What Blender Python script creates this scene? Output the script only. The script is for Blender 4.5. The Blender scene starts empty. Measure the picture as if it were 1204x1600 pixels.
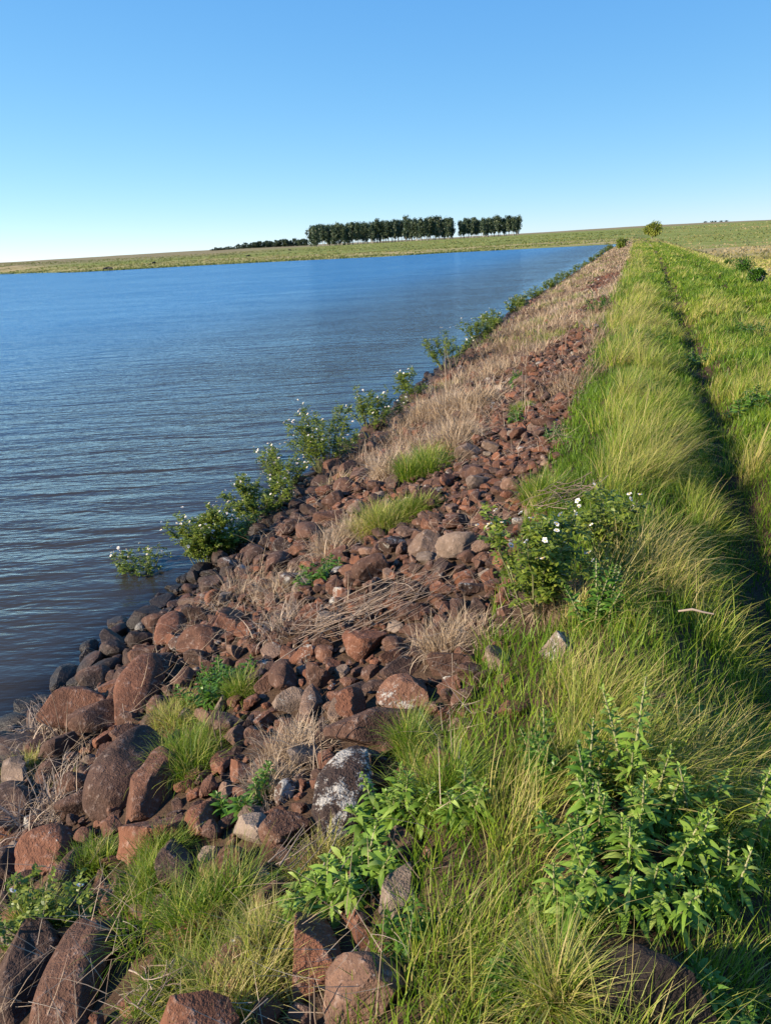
import bpy, math, random
import numpy as np
from mathutils import Vector, Matrix
R = math.radians
random.seed(7)
rng = np.random.default_rng(7)
C = bpy.context.scene.collection
scene = bpy.context.scene

# ------------------------------------------------------------------ camera, sky, sun, exposure
CAM_H = 3.1            # eye above the water (water = z 0)
FPX = 1209.0
PITCH, ROLL = R(18.9), R(3.2)
fwd = np.array([0, math.cos(PITCH), -math.sin(PITCH)])
up0 = np.array([0, math.sin(PITCH), math.cos(PITCH)])
rt0 = np.array([1.0, 0, 0])
rt = rt0 * math.cos(ROLL) - up0 * math.sin(ROLL)
up = up0 * math.cos(ROLL) + rt0 * math.sin(ROLL)
cd = bpy.data.cameras.new('camera')
cam = bpy.data.objects.new('camera', cd); C.objects.link(cam)
cd.sensor_fit = 'VERTICAL'; cd.sensor_height = 24
cd.angle_y = 2 * math.atan(800 / FPX) if hasattr(cd, 'angle_y') else cd.angle_y
cd.lens = 24 / 2 / (800 / FPX)
cd.clip_start = 0.05; cd.clip_end = 12000
m = Matrix((( rt[0], up[0], -fwd[0], 0), (rt[1], up[1], -fwd[1], 0), (rt[2], up[2], -fwd[2], CAM_H), (0, 0, 0, 1)))
cam.matrix_world = m
scene.camera = cam

SUN_AZ, SUN_EL = R(-112), R(25)     # azimuth clockwise from the camera heading (+Y)
w = bpy.data.worlds.new('World'); scene.world = w; w.use_nodes = True
nt = w.node_tree
bg = nt.nodes['Background']
sk = nt.nodes.new('ShaderNodeTexSky'); sk.sky_type = 'NISHITA'; sk.sun_disc = False
sk.sun_elevation = SUN_EL; sk.sun_rotation = -SUN_AZ
sk.altitude = 0; sk.air_density = 0.6; sk.dust_density = 0.0; sk.ozone_density = 5.0
# clean blue air: the film's response to each channel of the sky
sc_ = nt.nodes.new('ShaderNodeSeparateColor'); cc_ = nt.nodes.new('ShaderNodeCombineColor')
nt.links.new(sk.outputs[0], sc_.inputs[0])
for ch, (gain, pw) in enumerate(((1.36, 0.93), (1.165, 0.60), (1.14, 0.29))):
    m1 = nt.nodes.new('ShaderNodeMath'); m1.operation = 'MULTIPLY'; m1.inputs[1].default_value = 0.122
    m2 = nt.nodes.new('ShaderNodeMath'); m2.operation = 'POWER'; m2.inputs[1].default_value = pw
    m3 = nt.nodes.new('ShaderNodeMath'); m3.operation = 'MULTIPLY'; m3.inputs[1].default_value = gain / 2.0 / 0.09
    nt.links.new(sc_.outputs[ch], m1.inputs[0]); nt.links.new(m1.outputs[0], m2.inputs[0]); nt.links.new(m2.outputs[0], m3.inputs[0])
    nt.links.new(m3.outputs[0], cc_.inputs[ch])
nt.links.new(cc_.outputs[0], bg.inputs[0]); bg.inputs[1].default_value = 0.09
sl = bpy.data.lights.new('sun', 'SUN'); sl.energy = 5.0; sl.angle = R(0.53); sl.color = (1.0, 0.86, 0.68)
so = bpy.data.objects.new('sun', sl); C.objects.link(so)
sv = Vector((math.sin(SUN_AZ) * math.cos(SUN_EL), math.cos(SUN_AZ) * math.cos(SUN_EL), math.sin(SUN_EL)))
so.rotation_euler = sv.to_track_quat('Z', 'Y').to_euler(); so.location = sv * 50
scene.view_settings.view_transform = 'Standard'; scene.view_settings.look = 'None'
scene.view_settings.exposure = 1.0; scene.view_settings.gamma = 1.0
scene.cycles.max_bounces = 6; scene.cycles.diffuse_bounces = 3; scene.cycles.transparent_max_bounces = 8
scene.cycles.caustics_reflective = False; scene.cycles.caustics_refractive = False

# ------------------------------------------------------------------ dam coordinates and terrain height
AZ = R(18.0)
DV = np.array([math.sin(AZ), math.cos(AZ)]); NV = np.array([math.cos(AZ), -math.sin(AZ)])
def st(x, y): return x * DV[0] + y * DV[1], x * NV[0] + y * NV[1]
def xy(s, t): return s * DV[0] + t * NV[0], s * DV[1] + t * NV[1]

def _hash(ix, iy, seed):
    h = (ix.astype(np.int64) * 374761393 + iy.astype(np.int64) * 668265263 + seed * 1442695041) & 0xffffffff
    h = ((h ^ (h >> 13)) * 1274126177) & 0xffffffff
    return ((h ^ (h >> 16)) & 0xffff) / 65535.0
def vnoise(x, y, seed=0):
    x = np.asarray(x, float); y = np.asarray(y, float)
    ix = np.floor(x); iy = np.floor(y); fx = x - ix; fy = y - iy
    fx = fx * fx * (3 - 2 * fx); fy = fy * fy * (3 - 2 * fy)
    a = _hash(ix, iy, seed); b = _hash(ix + 1, iy, seed); c = _hash(ix, iy + 1, seed); d = _hash(ix + 1, iy + 1, seed)
    return (a * (1 - fx) + b * fx) * (1 - fy) + (c * (1 - fx) + d * fx) * fy
def fbm(x, y, seed=0, o=3):
    r = 0; amp = 0.5; tot = 0
    for k in range(o):
        r = r + amp * vnoise(np.asarray(x) * 2 ** k, np.asarray(y) * 2 ** k, seed + k); tot += amp; amp *= 0.5
    return r / tot
def sstep(a, b, x):
    u = np.clip((np.asarray(x, float) - a) / (b - a), 0, 1); return u * u * (3 - 2 * u)

TW_S = [-20, 3, 6, 9.5, 14.7, 20, 35, 56, 112, 240]
TW_T = [-3.95, -4.0, -4.12, -4.3, -4.42, -4.67, -5.05, -5.15, -5.2, -5.2]
RC_S = [-5, 0, 3.8, 5.3, 9, 18.7, 58, 220]; RC_T = [.60, .60, .68, .76, .88, 1.05, 1.6, 2.3]
def rut_t(s): return np.interp(s, RC_S, RC_T) + 0.10 * (fbm(np.asarray(s) * 0.35, 1.7, 33) - 0.5)
def t_water(s): return np.interp(s, TW_S, TW_T) + 0.22 * (fbm(np.asarray(s) * 0.9, 0.3, 5) - 0.5)
def ray_px(u, v):
    d = fwd * FPX + rt * (u - 602) + up * (800 - v); return d / np.linalg.norm(d)
shore_px = [(0, 428), (110, 426), (170, 423), (330, 414), (470, 407), (602, 401), (700, 395), (800, 390), (900, 385), (985, 380.5)]
SA, SR = [], []
for u, v in shore_px:
    d = ray_px(u, v); k = -CAM_H / d[2]; SA.append(math.degrees(math.atan2(d[0], d[1]))); SR.append(k * math.hypot(d[0], d[1]))
SKY_U = [0, 170, 330, 400, 490, 650, 850, 1010, 1100, 1204]
SKY_P = [7.5, 8.5, 9.5, 10, 9.0, 8.0, 8.2, 9.0, 8.6, 7.0]
SKA = [math.degrees(math.atan2(ray_px(u, 380)[0], ray_px(u, 380)[1])) for u in SKY_U]
def az_of(x, y): return np.degrees(np.arctan2(x, y))
def shore_r(az): return np.interp(az, SA, SR)
def far_h(x, y, R0, z0, scale):
    r = np.hypot(x, y) + 1e-6; az = az_of(x, y)
    p0 = -(CAM_H - z0) / R0
    ps = np.interp(az, SKA, SKY_P) / 1280.0
    pm = 0.0046
    g = (1 - np.exp(-np.maximum(r - R0, 0) / scale)) / (1 - np.exp(-(850 - R0) / scale))
    phi = p0 + (pm - p0) * np.minimum(g, 1)
    phi = phi + (ps - pm) * sstep(850, 2000, r)
    phi = phi + 0.0005 * (fbm(az * 0.7, 3.1, 9) - 0.5) * sstep(900, 1800, r)
    z = CAM_H + phi * r
    z = z - np.maximum(r - 2300, 0) * 0.03
    return z
def terrain(x, y):
    x = np.asarray(x, float); y = np.asarray(y, float)
    s, t = st(x, y); r = np.hypot(x, y); az = az_of(x, y)
    tw = t_water(s)
    top_t = -0.5
    # dam profile
    slope = 1.36 * (t - tw) / (top_t - tw)
    slope = np.maximum(slope, -1.6)
    slope = slope + 0.10 * (fbm(x * 1.1, y * 1.1, 21) - 0.5) * sstep(-8, -3.5, t)
    rc = rut_t(s); near = sstep(14, 3, s)
    crest = 1.40 + (0.10 + .07 * near) * np.exp(-((t - 0.05) / 0.32) ** 2) * (0.6 + 0.8 * fbm(s * 1.1, t * .6, 35)) - 0.14 * sstep(1.6, 3.2, s) * np.exp(-(np.abs(t - rc) / (0.11 + .16 * fbm(s * 1.6, 4.4, 37))) ** 2.6) \
        + 0.06 * np.exp(-((t - rc - .75) / 0.4) ** 2) - 0.12 * np.exp(-((t - rc - 1.45) / 0.22) ** 2) \
        + 0.16 * (fbm(x * 1.9, y * 1.9, 41) - 0.5) * sstep(.3, 1.2, t) + 0.06 * (fbm(x * 1.7, y * 1.7, 42) - 0.5)
    down = 1.42 - 0.33 * (t - 3.6)
    down = np.maximum(down, -1.6)
    kk = sstep(-0.62, -0.38, t)
    dam = slope * (1 - kk) + crest * kk
    k2 = sstep(3.2, 4.0, t)
    dam = dam * (1 - k2) + np.minimum(down, 1.45) * k2
    dam = dam - np.maximum(s - 222, 0) * 0.05
    dam = dam - np.maximum(-s - 20, 0) * 0.0
    R0 = shore_r(az)
    left = np.where(r > R0, far_h(x, y, R0, 0.0, 260.0), -np.minimum((R0 - r) * 0.06, 1.6))
    right = np.where(r > 70, far_h(x, y, 70.0, -1.6, 190.0), -1.6 + 0 * r)
    mix = sstep(-2.0, 8.0, t)
    out = left * (1 - mix) + right * mix
    out = np.where(t < -1, left, np.where(s < 215, right, out))
    blend = sstep(205, 235, s) * sstep(-30, 30, t)
    return np.maximum(dam, out)
def hgt(x, y): return float(terrain(np.array([x]), np.array([y]))[0])
def at(u, v, lift=0.0, rmax=400):
    """world point where the view ray of photo pixel (u,v) meets the ground (raised by lift)"""
    d = ray_px(u, v)
    k = np.exp(np.linspace(math.log(0.8), math.log(rmax), 4000))
    x = d[0] * k; y = d[1] * k; z = CAM_H + d[2] * k
    h = np.maximum(terrain(x, y), -0.12) + lift
    i = int(np.argmax(z < h))
    if z[i] >= h[i]: i = len(k) - 1
    return np.array([x[i], y[i], h[i] - lift]), k[i]
def project(x, y, z):
    wv = np.stack([x, y, z - CAM_H], -1); c = wv @ fwd
    return 602 + FPX * (wv @ rt) / c, 800 - FPX * (wv @ up) / c, c

# ------------------------------------------------------------------ helpers
def new_mesh(name, V, F, mat=None, attrs=None, smooth=False):
    """V (n,3) ; F (m,k) all faces with k corners ; attrs {name: (n,3|4) or (n,)}"""
    V = np.ascontiguousarray(V, np.float32); F = np.ascontiguousarray(F, np.int32)
    me = bpy.data.meshes.new(name)
    me.vertices.add(len(V)); me.vertices.foreach_set('co', V.ravel())
    k = F.shape[1]
    me.loops.add(F.size); me.loops.foreach_set('vertex_index', F.ravel())
    me.polygons.add(len(F)); me.polygons.foreach_set('loop_start', np.arange(len(F), dtype=np.int32) * k)
    if smooth: me.polygons.foreach_set('use_smooth', np.ones(len(F), bool))
    for an, a in (attrs or {}).items():
        a = np.asarray(a, np.float32)
        if a.ndim == 1:
            at_ = me.attributes.new(an, 'FLOAT', 'POINT'); at_.data.foreach_set('value', a)
        else:
            if a.shape[1] == 3: a = np.concatenate([a, np.ones((len(a), 1), np.float32)], 1)
            at_ = me.attributes.new(an, 'FLOAT_COLOR', 'POINT'); at_.data.foreach_set('color', np.ascontiguousarray(a).ravel())
    me.update(calc_edges=True)
    if mat: me.materials.append(mat)
    return me
def link(name, me, parent=None, loc=None):
    o = bpy.data.objects.new(name, me); C.objects.link(o)
    if parent: o.parent = parent
    if loc is not None: o.location = loc
    return o
def tag(o, label=None, cat=None, group=None, kind=None):
    if label: o['label'] = label
    if cat: o['category'] = cat
    if group: o['group'] = group
    if kind: o['kind'] = kind
    return o
def copy_tree(o, parent=None):
    c = o.copy(); C.objects.link(c); c.parent = parent
    for ch in list(o.children): copy_tree(ch, c)
    return c
def cat_mesh(parts):
    """parts: list of (V,F,A) with the same face size -> merged"""
    Vs, Fs, As, n = [], [], [], 0
    for V, F, A in parts:
        Vs.append(V); Fs.append(F + n); As.append(A); n += len(V)
    return np.concatenate(Vs), np.concatenate(Fs), np.concatenate(As)

class NB:
    """tiny node builder"""
    def __init__(s, mat):
        mat.use_nodes = True; s.t = mat.node_tree; s.t.nodes.clear(); s.m = mat
    def n(s, typ, **kw):
        o = s.t.nodes.new(typ)
        for k, v in kw.items():
            if k.startswith('i_'): s.set(o.inputs[int(k[2:])], v)
            elif k == 'inp':
                for a, b in v.items(): s.set(o.inputs[a], b)
            else: setattr(o, k, v)
        return o
    def set(s, sock, v):
        if isinstance(v, bpy.types.NodeSocket): s.t.links.new(v, sock)
        elif hasattr(v, 'outputs'): s.t.links.new(v.outputs[0], sock)
        else: sock.default_value = v
    def math(s, op, a, b=0.0, c=None):
        o = s.n('ShaderNodeMath', operation=op); s.set(o.inputs[0], a); s.set(o.inputs[1], b)
        if c is not None: s.set(o.inputs[2], c)
        return o.outputs[0]
    def mix(s, f, a, b):
        o = s.n('ShaderNodeMix', data_type='RGBA'); s.set(o.inputs[0], f)
        s.set(o.inputs[6], a if not isinstance(a, tuple) or len(a) == 4 else a + (1,))
        s.set(o.inputs[7], b if not isinstance(b, tuple) or len(b) == 4 else b + (1,)); return o.outputs[2]
    def noise(s, vec, scale, detail=3, rough=0.55):
        o = s.n('ShaderNodeTexNoise', inp={'Scale': scale, 'Detail': detail, 'Roughness': rough})
        if vec is not None: s.set(o.inputs['Vector'], vec)
        return o
    def ramp(s, f, stops):
        o = s.n('ShaderNodeValToRGB'); cr = o.color_ramp
        while len(cr.elements) < len(stops): cr.elements.new(0.5)
        for e, (p, c) in zip(cr.elements, stops): e.position = p; e.color = c + (1,) if len(c) == 3 else c
        s.set(o.inputs[0], f); return o.outputs[0]
    def out(s, sh, disp=None):
        o = s.n('ShaderNodeOutputMaterial'); s.set(o.inputs[0], sh)
        return s.m

def mat_blades(name, ramp, dry_tip, trans=0.42, rough=0.5, tipcol=(0.34, 0.27, 0.13)):
    """leaf/blade material: attribute col.r = tone of this blade, col.g = height along it"""
    b = NB(bpy.data.materials.new(name))
    a = b.n('ShaderNodeAttribute', attribute_name='col')
    sp = b.n('ShaderNodeSeparateColor', i_0=a.outputs['Color'])
    col = b.ramp(sp.outputs[0], ramp)
    tipf = b.math('MULTIPLY', b.math('POWER', sp.outputs[1], 2.0), b.math('MULTIPLY', sp.outputs[2], dry_tip))
    col = b.mix(tipf, col, tipcol)
    pr = b.n('ShaderNodeBsdfPrincipled', inp={'Base Color': col, 'Roughness': rough, 'Specular IOR Level': 0.35})
    tr = b.n('ShaderNodeBsdfTranslucent', inp={'Color': col})
    mx = b.n('ShaderNodeMixShader', i_0=trans, i_1=pr, i_2=tr)
    return b.out(mx)
M = {}
M['grass'] = mat_blades('green_grass', [(0.0, (0.0426, 0.0948, 0.0086)), (0.35, (0.1135, 0.2245, 0.0095)), (0.6, (0.2554, 0.3392, 0.0241)), (0.78, (0.4352, 0.4290, 0.0860)), (1.0, (0.4919, 0.3990, 0.1548))], 0.75, tipcol=(0.3973, 0.3392, 0.1290))
M['field'] = mat_blades('field_grass', [(0.0, (0.09, 0.11, 0.03)), (0.4, (0.16, 0.19, 0.045)), (0.7, (0.24, 0.22, 0.08)), (1.0, (0.36, 0.28, 0.14))], 0.2)
M['straw'] = mat_blades('dry_straw', [(0.0, (0.1600, 0.1040, 0.0600)), (0.5, (0.3520, 0.2480, 0.1520)), (1.0, (0.5280, 0.4080, 0.2800))], 0.2, trans=0.15)
M['twig'] = mat_blades('grey_twig', [(0.0, (0.0936, 0.0624, 0.0429)), (0.5, (0.2184, 0.1560, 0.1131)), (1.0, (0.3744, 0.2964, 0.2262))], 0.0, trans=0.0, rough=0.8)
M['weed'] = mat_blades('weed_leaf', [(0.0, (0.0382, 0.0935, 0.0102)), (0.5, (0.0765, 0.1785, 0.0170)), (1.0, (0.1700, 0.2635, 0.0425))], 0.0, trans=0.3, rough=0.42)
M['palegreen'] = mat_blades('pale_weed_leaf', [(0.0, (0.0918, 0.1805, 0.0187)), (0.5, (0.1836, 0.3009, 0.0374)), (1.0, (0.3264, 0.4213, 0.0935))], 0.0, trans=0.3, rough=0.45)
M['shrub'] = mat_blades('shrub_leaf', [(0.0, (0.0648, 0.1080, 0.0144)), (0.5, (0.1512, 0.2088, 0.0252)), (1.0, (0.3024, 0.3168, 0.0576))], 0.0, trans=0.3, rough=0.45)
M['stem'] = mat_blades('green_stem', [(0.0, (0.09, 0.10, 0.04)), (0.5, (0.20, 0.20, 0.09)), (1.0, (0.34, 0.32, 0.18))], 0.0, trans=0.0, rough=0.6)
M['euc'] = mat_blades('eucalyptus_leaf', [(0.0, (0.0298, 0.0527, 0.0298)), (0.5, (0.0553, 0.0833, 0.0425)), (1.0, (0.1105, 0.1318, 0.0553))], 0.0, trans=0.15)
M['bark'] = mat_blades('eucalyptus_bark', [(0.0, (0.0960, 0.0800, 0.0720)), (0.5, (0.2560, 0.2320, 0.2000)), (1.0, (0.4400, 0.4160, 0.3680))], 0.0, trans=0.0, rough=0.8)
M['hide'] = mat_blades('black_hide', [(0.0, (0.012, 0.010, 0.009)), (1.0, (0.03, 0.022, 0.018))], 0.0, trans=0.0, rough=0.6)
def plain(name, col, rough=0.6):
    b = NB(bpy.data.materials.new(name))
    g = b.n('ShaderNodeNewGeometry'); nz = b.noise(g.outputs['Position'], 60, 2)
    c = b.mix(b.math('MULTIPLY', nz.outputs[0], 0.25), col, tuple(x * 0.75 for x in col))
    pr = b.n('ShaderNodeBsdfPrincipled', inp={'Base Color': c, 'Roughness': rough})
    tr = b.n('ShaderNodeBsdfTranslucent', inp={'Color': c})
    return b.out(b.n('ShaderNodeMixShader', i_0=0.25, i_1=pr, i_2=tr))
M['petal'] = plain('white_petal', (0.85, 0.82, 0.80)); M['pollen'] = plain('yellow_centre', (0.75, 0.50, 0.06))

def mat_rock():
    b = NB(bpy.data.materials.new('volcanic_rock'))
    a = b.n('ShaderNodeAttribute', attribute_name='col')      # r tone, g lichen amount, b pits
    sp = b.n('ShaderNodeSeparateColor', i_0=a.outputs['Color'])
    lp = b.n('ShaderNodeAttribute', attribute_name='lpos').outputs['Vector']   # rock-local position plus an offset
    geo = b.n('ShaderNodeNewGeometry')
    n1 = b.noise(lp, 5, 5, 0.65); n2 = b.noise(lp, 28, 4, 0.7); n3 = b.noise(lp, 110, 3, 0.6)
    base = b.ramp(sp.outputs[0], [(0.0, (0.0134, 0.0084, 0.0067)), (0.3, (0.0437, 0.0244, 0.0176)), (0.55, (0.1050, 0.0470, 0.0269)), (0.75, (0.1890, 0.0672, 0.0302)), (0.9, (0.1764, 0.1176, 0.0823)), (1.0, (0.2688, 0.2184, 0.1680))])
    v = b.math('ADD', b.math('MULTIPLY', n1.outputs[0], 1.3), b.math('MULTIPLY', n2.outputs[0], 0.5))
    dk = b.n('ShaderNodeMapRange', inp={'Value': v, 'From Min': 0.66, 'From Max': 1.12})
    dl = b.math('MULTIPLY', b.math('MINIMUM', b.math('MULTIPLY', sp.outputs[0], 3.0), 1.0), 0.12)
    col = b.mix(dk.outputs[0], b.mix(0.62, base, (0.02, 0.013, 0.011)), b.mix(dl, base, (0.34, 0.20, 0.14)))
    # pale dust / mineral crust
    cr = b.n('ShaderNodeMapRange', inp={'Value': n2.outputs[0], 'From Min': 0.55, 'From Max': 0.68})
    col = b.mix(b.math('MULTIPLY', b.math('MULTIPLY', cr.outputs[0], b.math('MINIMUM', b.math('MULTIPLY', sp.outputs[0], 2.5), 1.0)), 0.33), col, (0.40, 0.32, 0.27))
    # lichen
    n4 = b.noise(lp, 7.5, 6, 0.75)
    th = b.math('ADD', b.math('SUBTRACT', 0.72, b.math('MULTIPLY', sp.outputs[1], 0.30)), b.math('MULTIPLY', b.math('SUBTRACT', n3.outputs[0], 0.5), 0.28))
    lf = b.n('ShaderNodeMapRange', inp={'Value': n4.outputs[0], 'From Min': th, 'From Max': b.math('ADD', th, 0.07)})
    col = b.mix(lf.outputs[0], col, b.mix(n3.outputs[0], (0.5100, 0.4845, 0.4335), (0.1700, 0.1445, 0.1190)))
    # wet dark band at the waterline
    pz = b.n('ShaderNodeSeparateXYZ', i_0=geo.outputs['Position']).outputs[2]
    wz = b.math('ADD', pz, b.math('MULTIPLY', b.math('SUBTRACT', n1.outputs[0], 0.5), 0.25))
    wet = b.n('ShaderNodeMapRange', inp={'Value': wz, 'From Min': 0.12, 'From Max': 0.34, 'To Min': 1.0, 'To Max': 0.0})
    col = b.mix(b.math('MULTIPLY', wet.outputs[0], 0.86), col, (0.013, 0.011, 0.009))
    rg = b.math('SUBTRACT', 0.85, b.math('MULTIPLY', wet.outputs[0], 0.45))
    vo = b.n('ShaderNodeTexVoronoi', inp={'Vector': lp, 'Scale': 75.0})
    pit = b.n('ShaderNodeMapRange', inp={'Value': vo.outputs[0], 'From Min': 0.0, 'From Max': 0.35})
    hsum = b.math('ADD', b.math('MULTIPLY', n2.outputs[0], 0.8), b.math('MULTIPLY', n3.outputs[0], 0.22))
    hsum = b.math('ADD', hsum, b.math('MULTIPLY', b.math('MULTIPLY', pit.outputs[0], sp.outputs[2]), 0.25))
    hsum = b.math('ADD', hsum, b.math('MULTIPLY', lf.outputs[0], 0.12))
    bp = b.n('ShaderNodeBump', inp={'Strength': 1.0, 'Distance': 0.022, 'Height': hsum})
    pr = b.n('ShaderNodeBsdfPrincipled', inp={'Base Color': col, 'Roughness': rg, 'Normal': bp, 'Specular IOR Level': 0.3})
    return b.out(pr)
M['rock'] = mat_rock()

def mat_ground():
    b = NB(bpy.data.materials.new('ground'))
    geo = b.n('ShaderNodeNewGeometry'); P = geo.outputs['Position']
    a = b.n('ShaderNodeAttribute', attribute_name='col')       # r far field, g tan amount, b brown hill
    sp = b.n('ShaderNodeSeparateColor', i_0=a.outputs['Color'])
    n1 = b.noise(P, 6, 5, 0.65); n2 = b.noise(P, 45, 4, 0.7)
    soil = b.mix(n1.outputs[0], (0.020, 0.014, 0.009), (0.070, 0.044, 0.028))
    soil = b.mix(n2.outputs[0], soil, b.mix(0.5, soil, (0.14, 0.085, 0.055)))
    f1 = b.noise(P, 0.012, 5, 0.6); f2 = b.noise(P, 0.09, 4, 0.65); f3 = b.noise(P, 0.8, 3, 0.6)
    green = b.mix(f2.outputs[0], (0.1480, 0.1850, 0.0370), (0.2368, 0.2590, 0.0666))
    tanc = b.mix(f3.outputs[0], (0.3330, 0.2442, 0.1184), (0.4440, 0.3404, 0.1850))
    brown = b.mix(f2.outputs[0], (0.1924, 0.1554, 0.0814), (0.2812, 0.2294, 0.1258))
    mrk = b.math('ADD', b.math('MULTIPLY', f1.outputs[0], 0.5), b.math('MULTIPLY', f2.outputs[0], 0.5))
    th = b.math('SUBTRACT', 0.78, b.math('MULTIPLY', sp.outputs[1], 0.52))
    tf = b.n('ShaderNodeMapRange', inp={'Value': mrk, 'From Min': th, 'From Max': b.math('ADD', th, 0.10)})
    far = b.mix(sp.outputs[2], green, brown)
    far = b.mix(b.math('MULTIPLY', tf.outputs[0], 0.85), far, tanc)
    f4 = b.noise(b.n('ShaderNodeMapping', inp={'Vector': P, 'Scale': (0.16, 0.07, 1)}).outputs[0], 1.0, 6, 0.75)
    far = b.mix(b.n('ShaderNodeMapRange', inp={'Value': f4.outputs[0], 'From Min': 0.50, 'From Max': 0.72, 'To Max': 0.6}).outputs[0], far, (0.10, 0.11, 0.035))
    far = b.mix(b.n('ShaderNodeMapRange', inp={'Value': f4.outputs[0], 'From Min': 0.46, 'From Max': 0.30, 'To Max': 0.55}).outputs[0], far, (0.37, 0.30, 0.15))
    dk = b.n('ShaderNodeMapRange', inp={'Value': b.noise(P, 0.035, 4, 0.6).outputs[0], 'From Min': 0.5, 'From Max': 0.68})
    far = b.mix(b.math('MULTIPLY', dk.outputs[0], 0.35), far, (0.06, 0.08, 0.025))
    col = b.mix(sp.outputs[0], soil, far)
    h = b.math('ADD', b.math('MULTIPLY', n1.outputs[0], 1.0), b.math('MULTIPLY', n2.outputs[0], 0.3))
    bp = b.n('ShaderNodeBump', inp={'Strength': 0.8, 'Distance': 0.05, 'Height': h})
    pr = b.n('ShaderNodeBsdfPrincipled', inp={'Base Color': col, 'Roughness': 0.95, 'Normal': bp, 'Specular IOR Level': 0.1})
    return b.out(pr)
M['ground'] = mat_ground()

def mat_water():
    b = NB(bpy.data.materials.new('lake_water'))
    geo = b.n('ShaderNodeNewGeometry'); P = geo.outputs['Position']
    murk = b.n('ShaderNodeAttribute', attribute_name='murk').outputs['Fac']
    calm = b.n('ShaderNodeAttribute', attribute_name='calm').outputs['Fac']
    rip = 0.10
    def height(off):
        v = b.n('ShaderNodeVectorMath', operation='ADD', i_0=P, i_1=off)
        mp1 = b.n('ShaderNodeMapping', vector_type='POINT', inp={'Vector': v, 'Rotation': (0, 0, R(-9)), 'Scale': (1.6, 6.0, 1)})
        mp2 = b.n('ShaderNodeMapping', vector_type='POINT', inp={'Vector': v, 'Rotation': (0, 0, R(14)), 'Scale': (5.5, 17.0, 1)})
        a1 = b.noise(mp1.outputs[0], 0.85, 2.5, 0.5); a2 = b.noise(mp2.outputs[0], 1.0, 2, 0.6)
        a1.inputs['Distortion'].default_value = 0.8
        mp0 = b.n('ShaderNodeMapping', vector_type='POINT', inp={'Vector': v, 'Rotation': (0, 0, R(-4)), 'Scale': (0.40, 1.7, 1)})
        a0 = b.noise(mp0.outputs[0], 1.0, 1.0, 0.5); a0.inputs['Distortion'].default_value = 0.5
        return b.math('ADD', b.math('MULTIPLY', a0.outputs[0], 0.20), b.math('ADD', b.math('MULTIPLY', a1.outputs[0], 0.080), b.math('MULTIPLY', a2.outputs[0], 0.032)))
    e = 0.012
    h0 = height((0, 0, 0)); hx = height((e, 0, 0)); hy = height((0, e, 0))
    # patches of wind
    pw = b.noise(b.n('ShaderNodeMapping', inp={'Vector': P, 'Scale': (0.10, 0.30, 1)}).outputs[0], 1.0, 3, 0.6)
    pw2 = b.noise(b.n('ShaderNodeMapping', inp={'Vector': P, 'Scale': (0.012, 0.045, 1)}).outputs[0], 1.0, 4, 0.6)
    amp = b.math('MULTIPLY', b.math('MULTIPLY', b.math('ADD', 0.15, b.math('MULTIPLY', pw.outputs[0], 1.7)), b.math('ADD', 0.4, b.math('MULTIPLY', pw2.outputs[0], 1.2))), calm)
    sx = b.math('MULTIPLY', b.math('DIVIDE', b.math('SUBTRACT', h0, hx), e), amp)
    sy = b.math('MULTIPLY', b.math('DIVIDE', b.math('SUBTRACT', h0, hy), e), amp)
    nn = b.n('ShaderNodeCombineXYZ', i_0=sx, i_1=sy, i_2=1.0)
    nrm = b.n('ShaderNodeVectorMath', operation='NORMALIZE', i_0=nn).outputs[0]
    fr = b.n('ShaderNodeFresnel', inp={'IOR': 1.33, 'Normal': nrm})
    gl = b.n('ShaderNodeBsdfGlossy', inp={'Color': (0.76, 0.91, 1.0, 1), 'Roughness': 0.15, 'Normal': nrm})
    deep = b.n('ShaderNodeAttribute', attribute_name='deep').outputs['Fac']
    body = b.n('ShaderNodeBsdfDiffuse', inp={'Color': b.mix(deep, (0.043, 0.037, 0.027), (0.024, 0.118, 0.27))})
    tp = b.n('ShaderNodeBsdfTransparent', inp={'Color': (0.55, 0.45, 0.38, 1)})
    mk = b.n('ShaderNodeMixShader', i_0=murk, i_1=tp, i_2=body)
    return b.out(b.n('ShaderNodeMixShader', i_0=fr, i_1=mk, i_2=gl))
M['water'] = mat_water()

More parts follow.
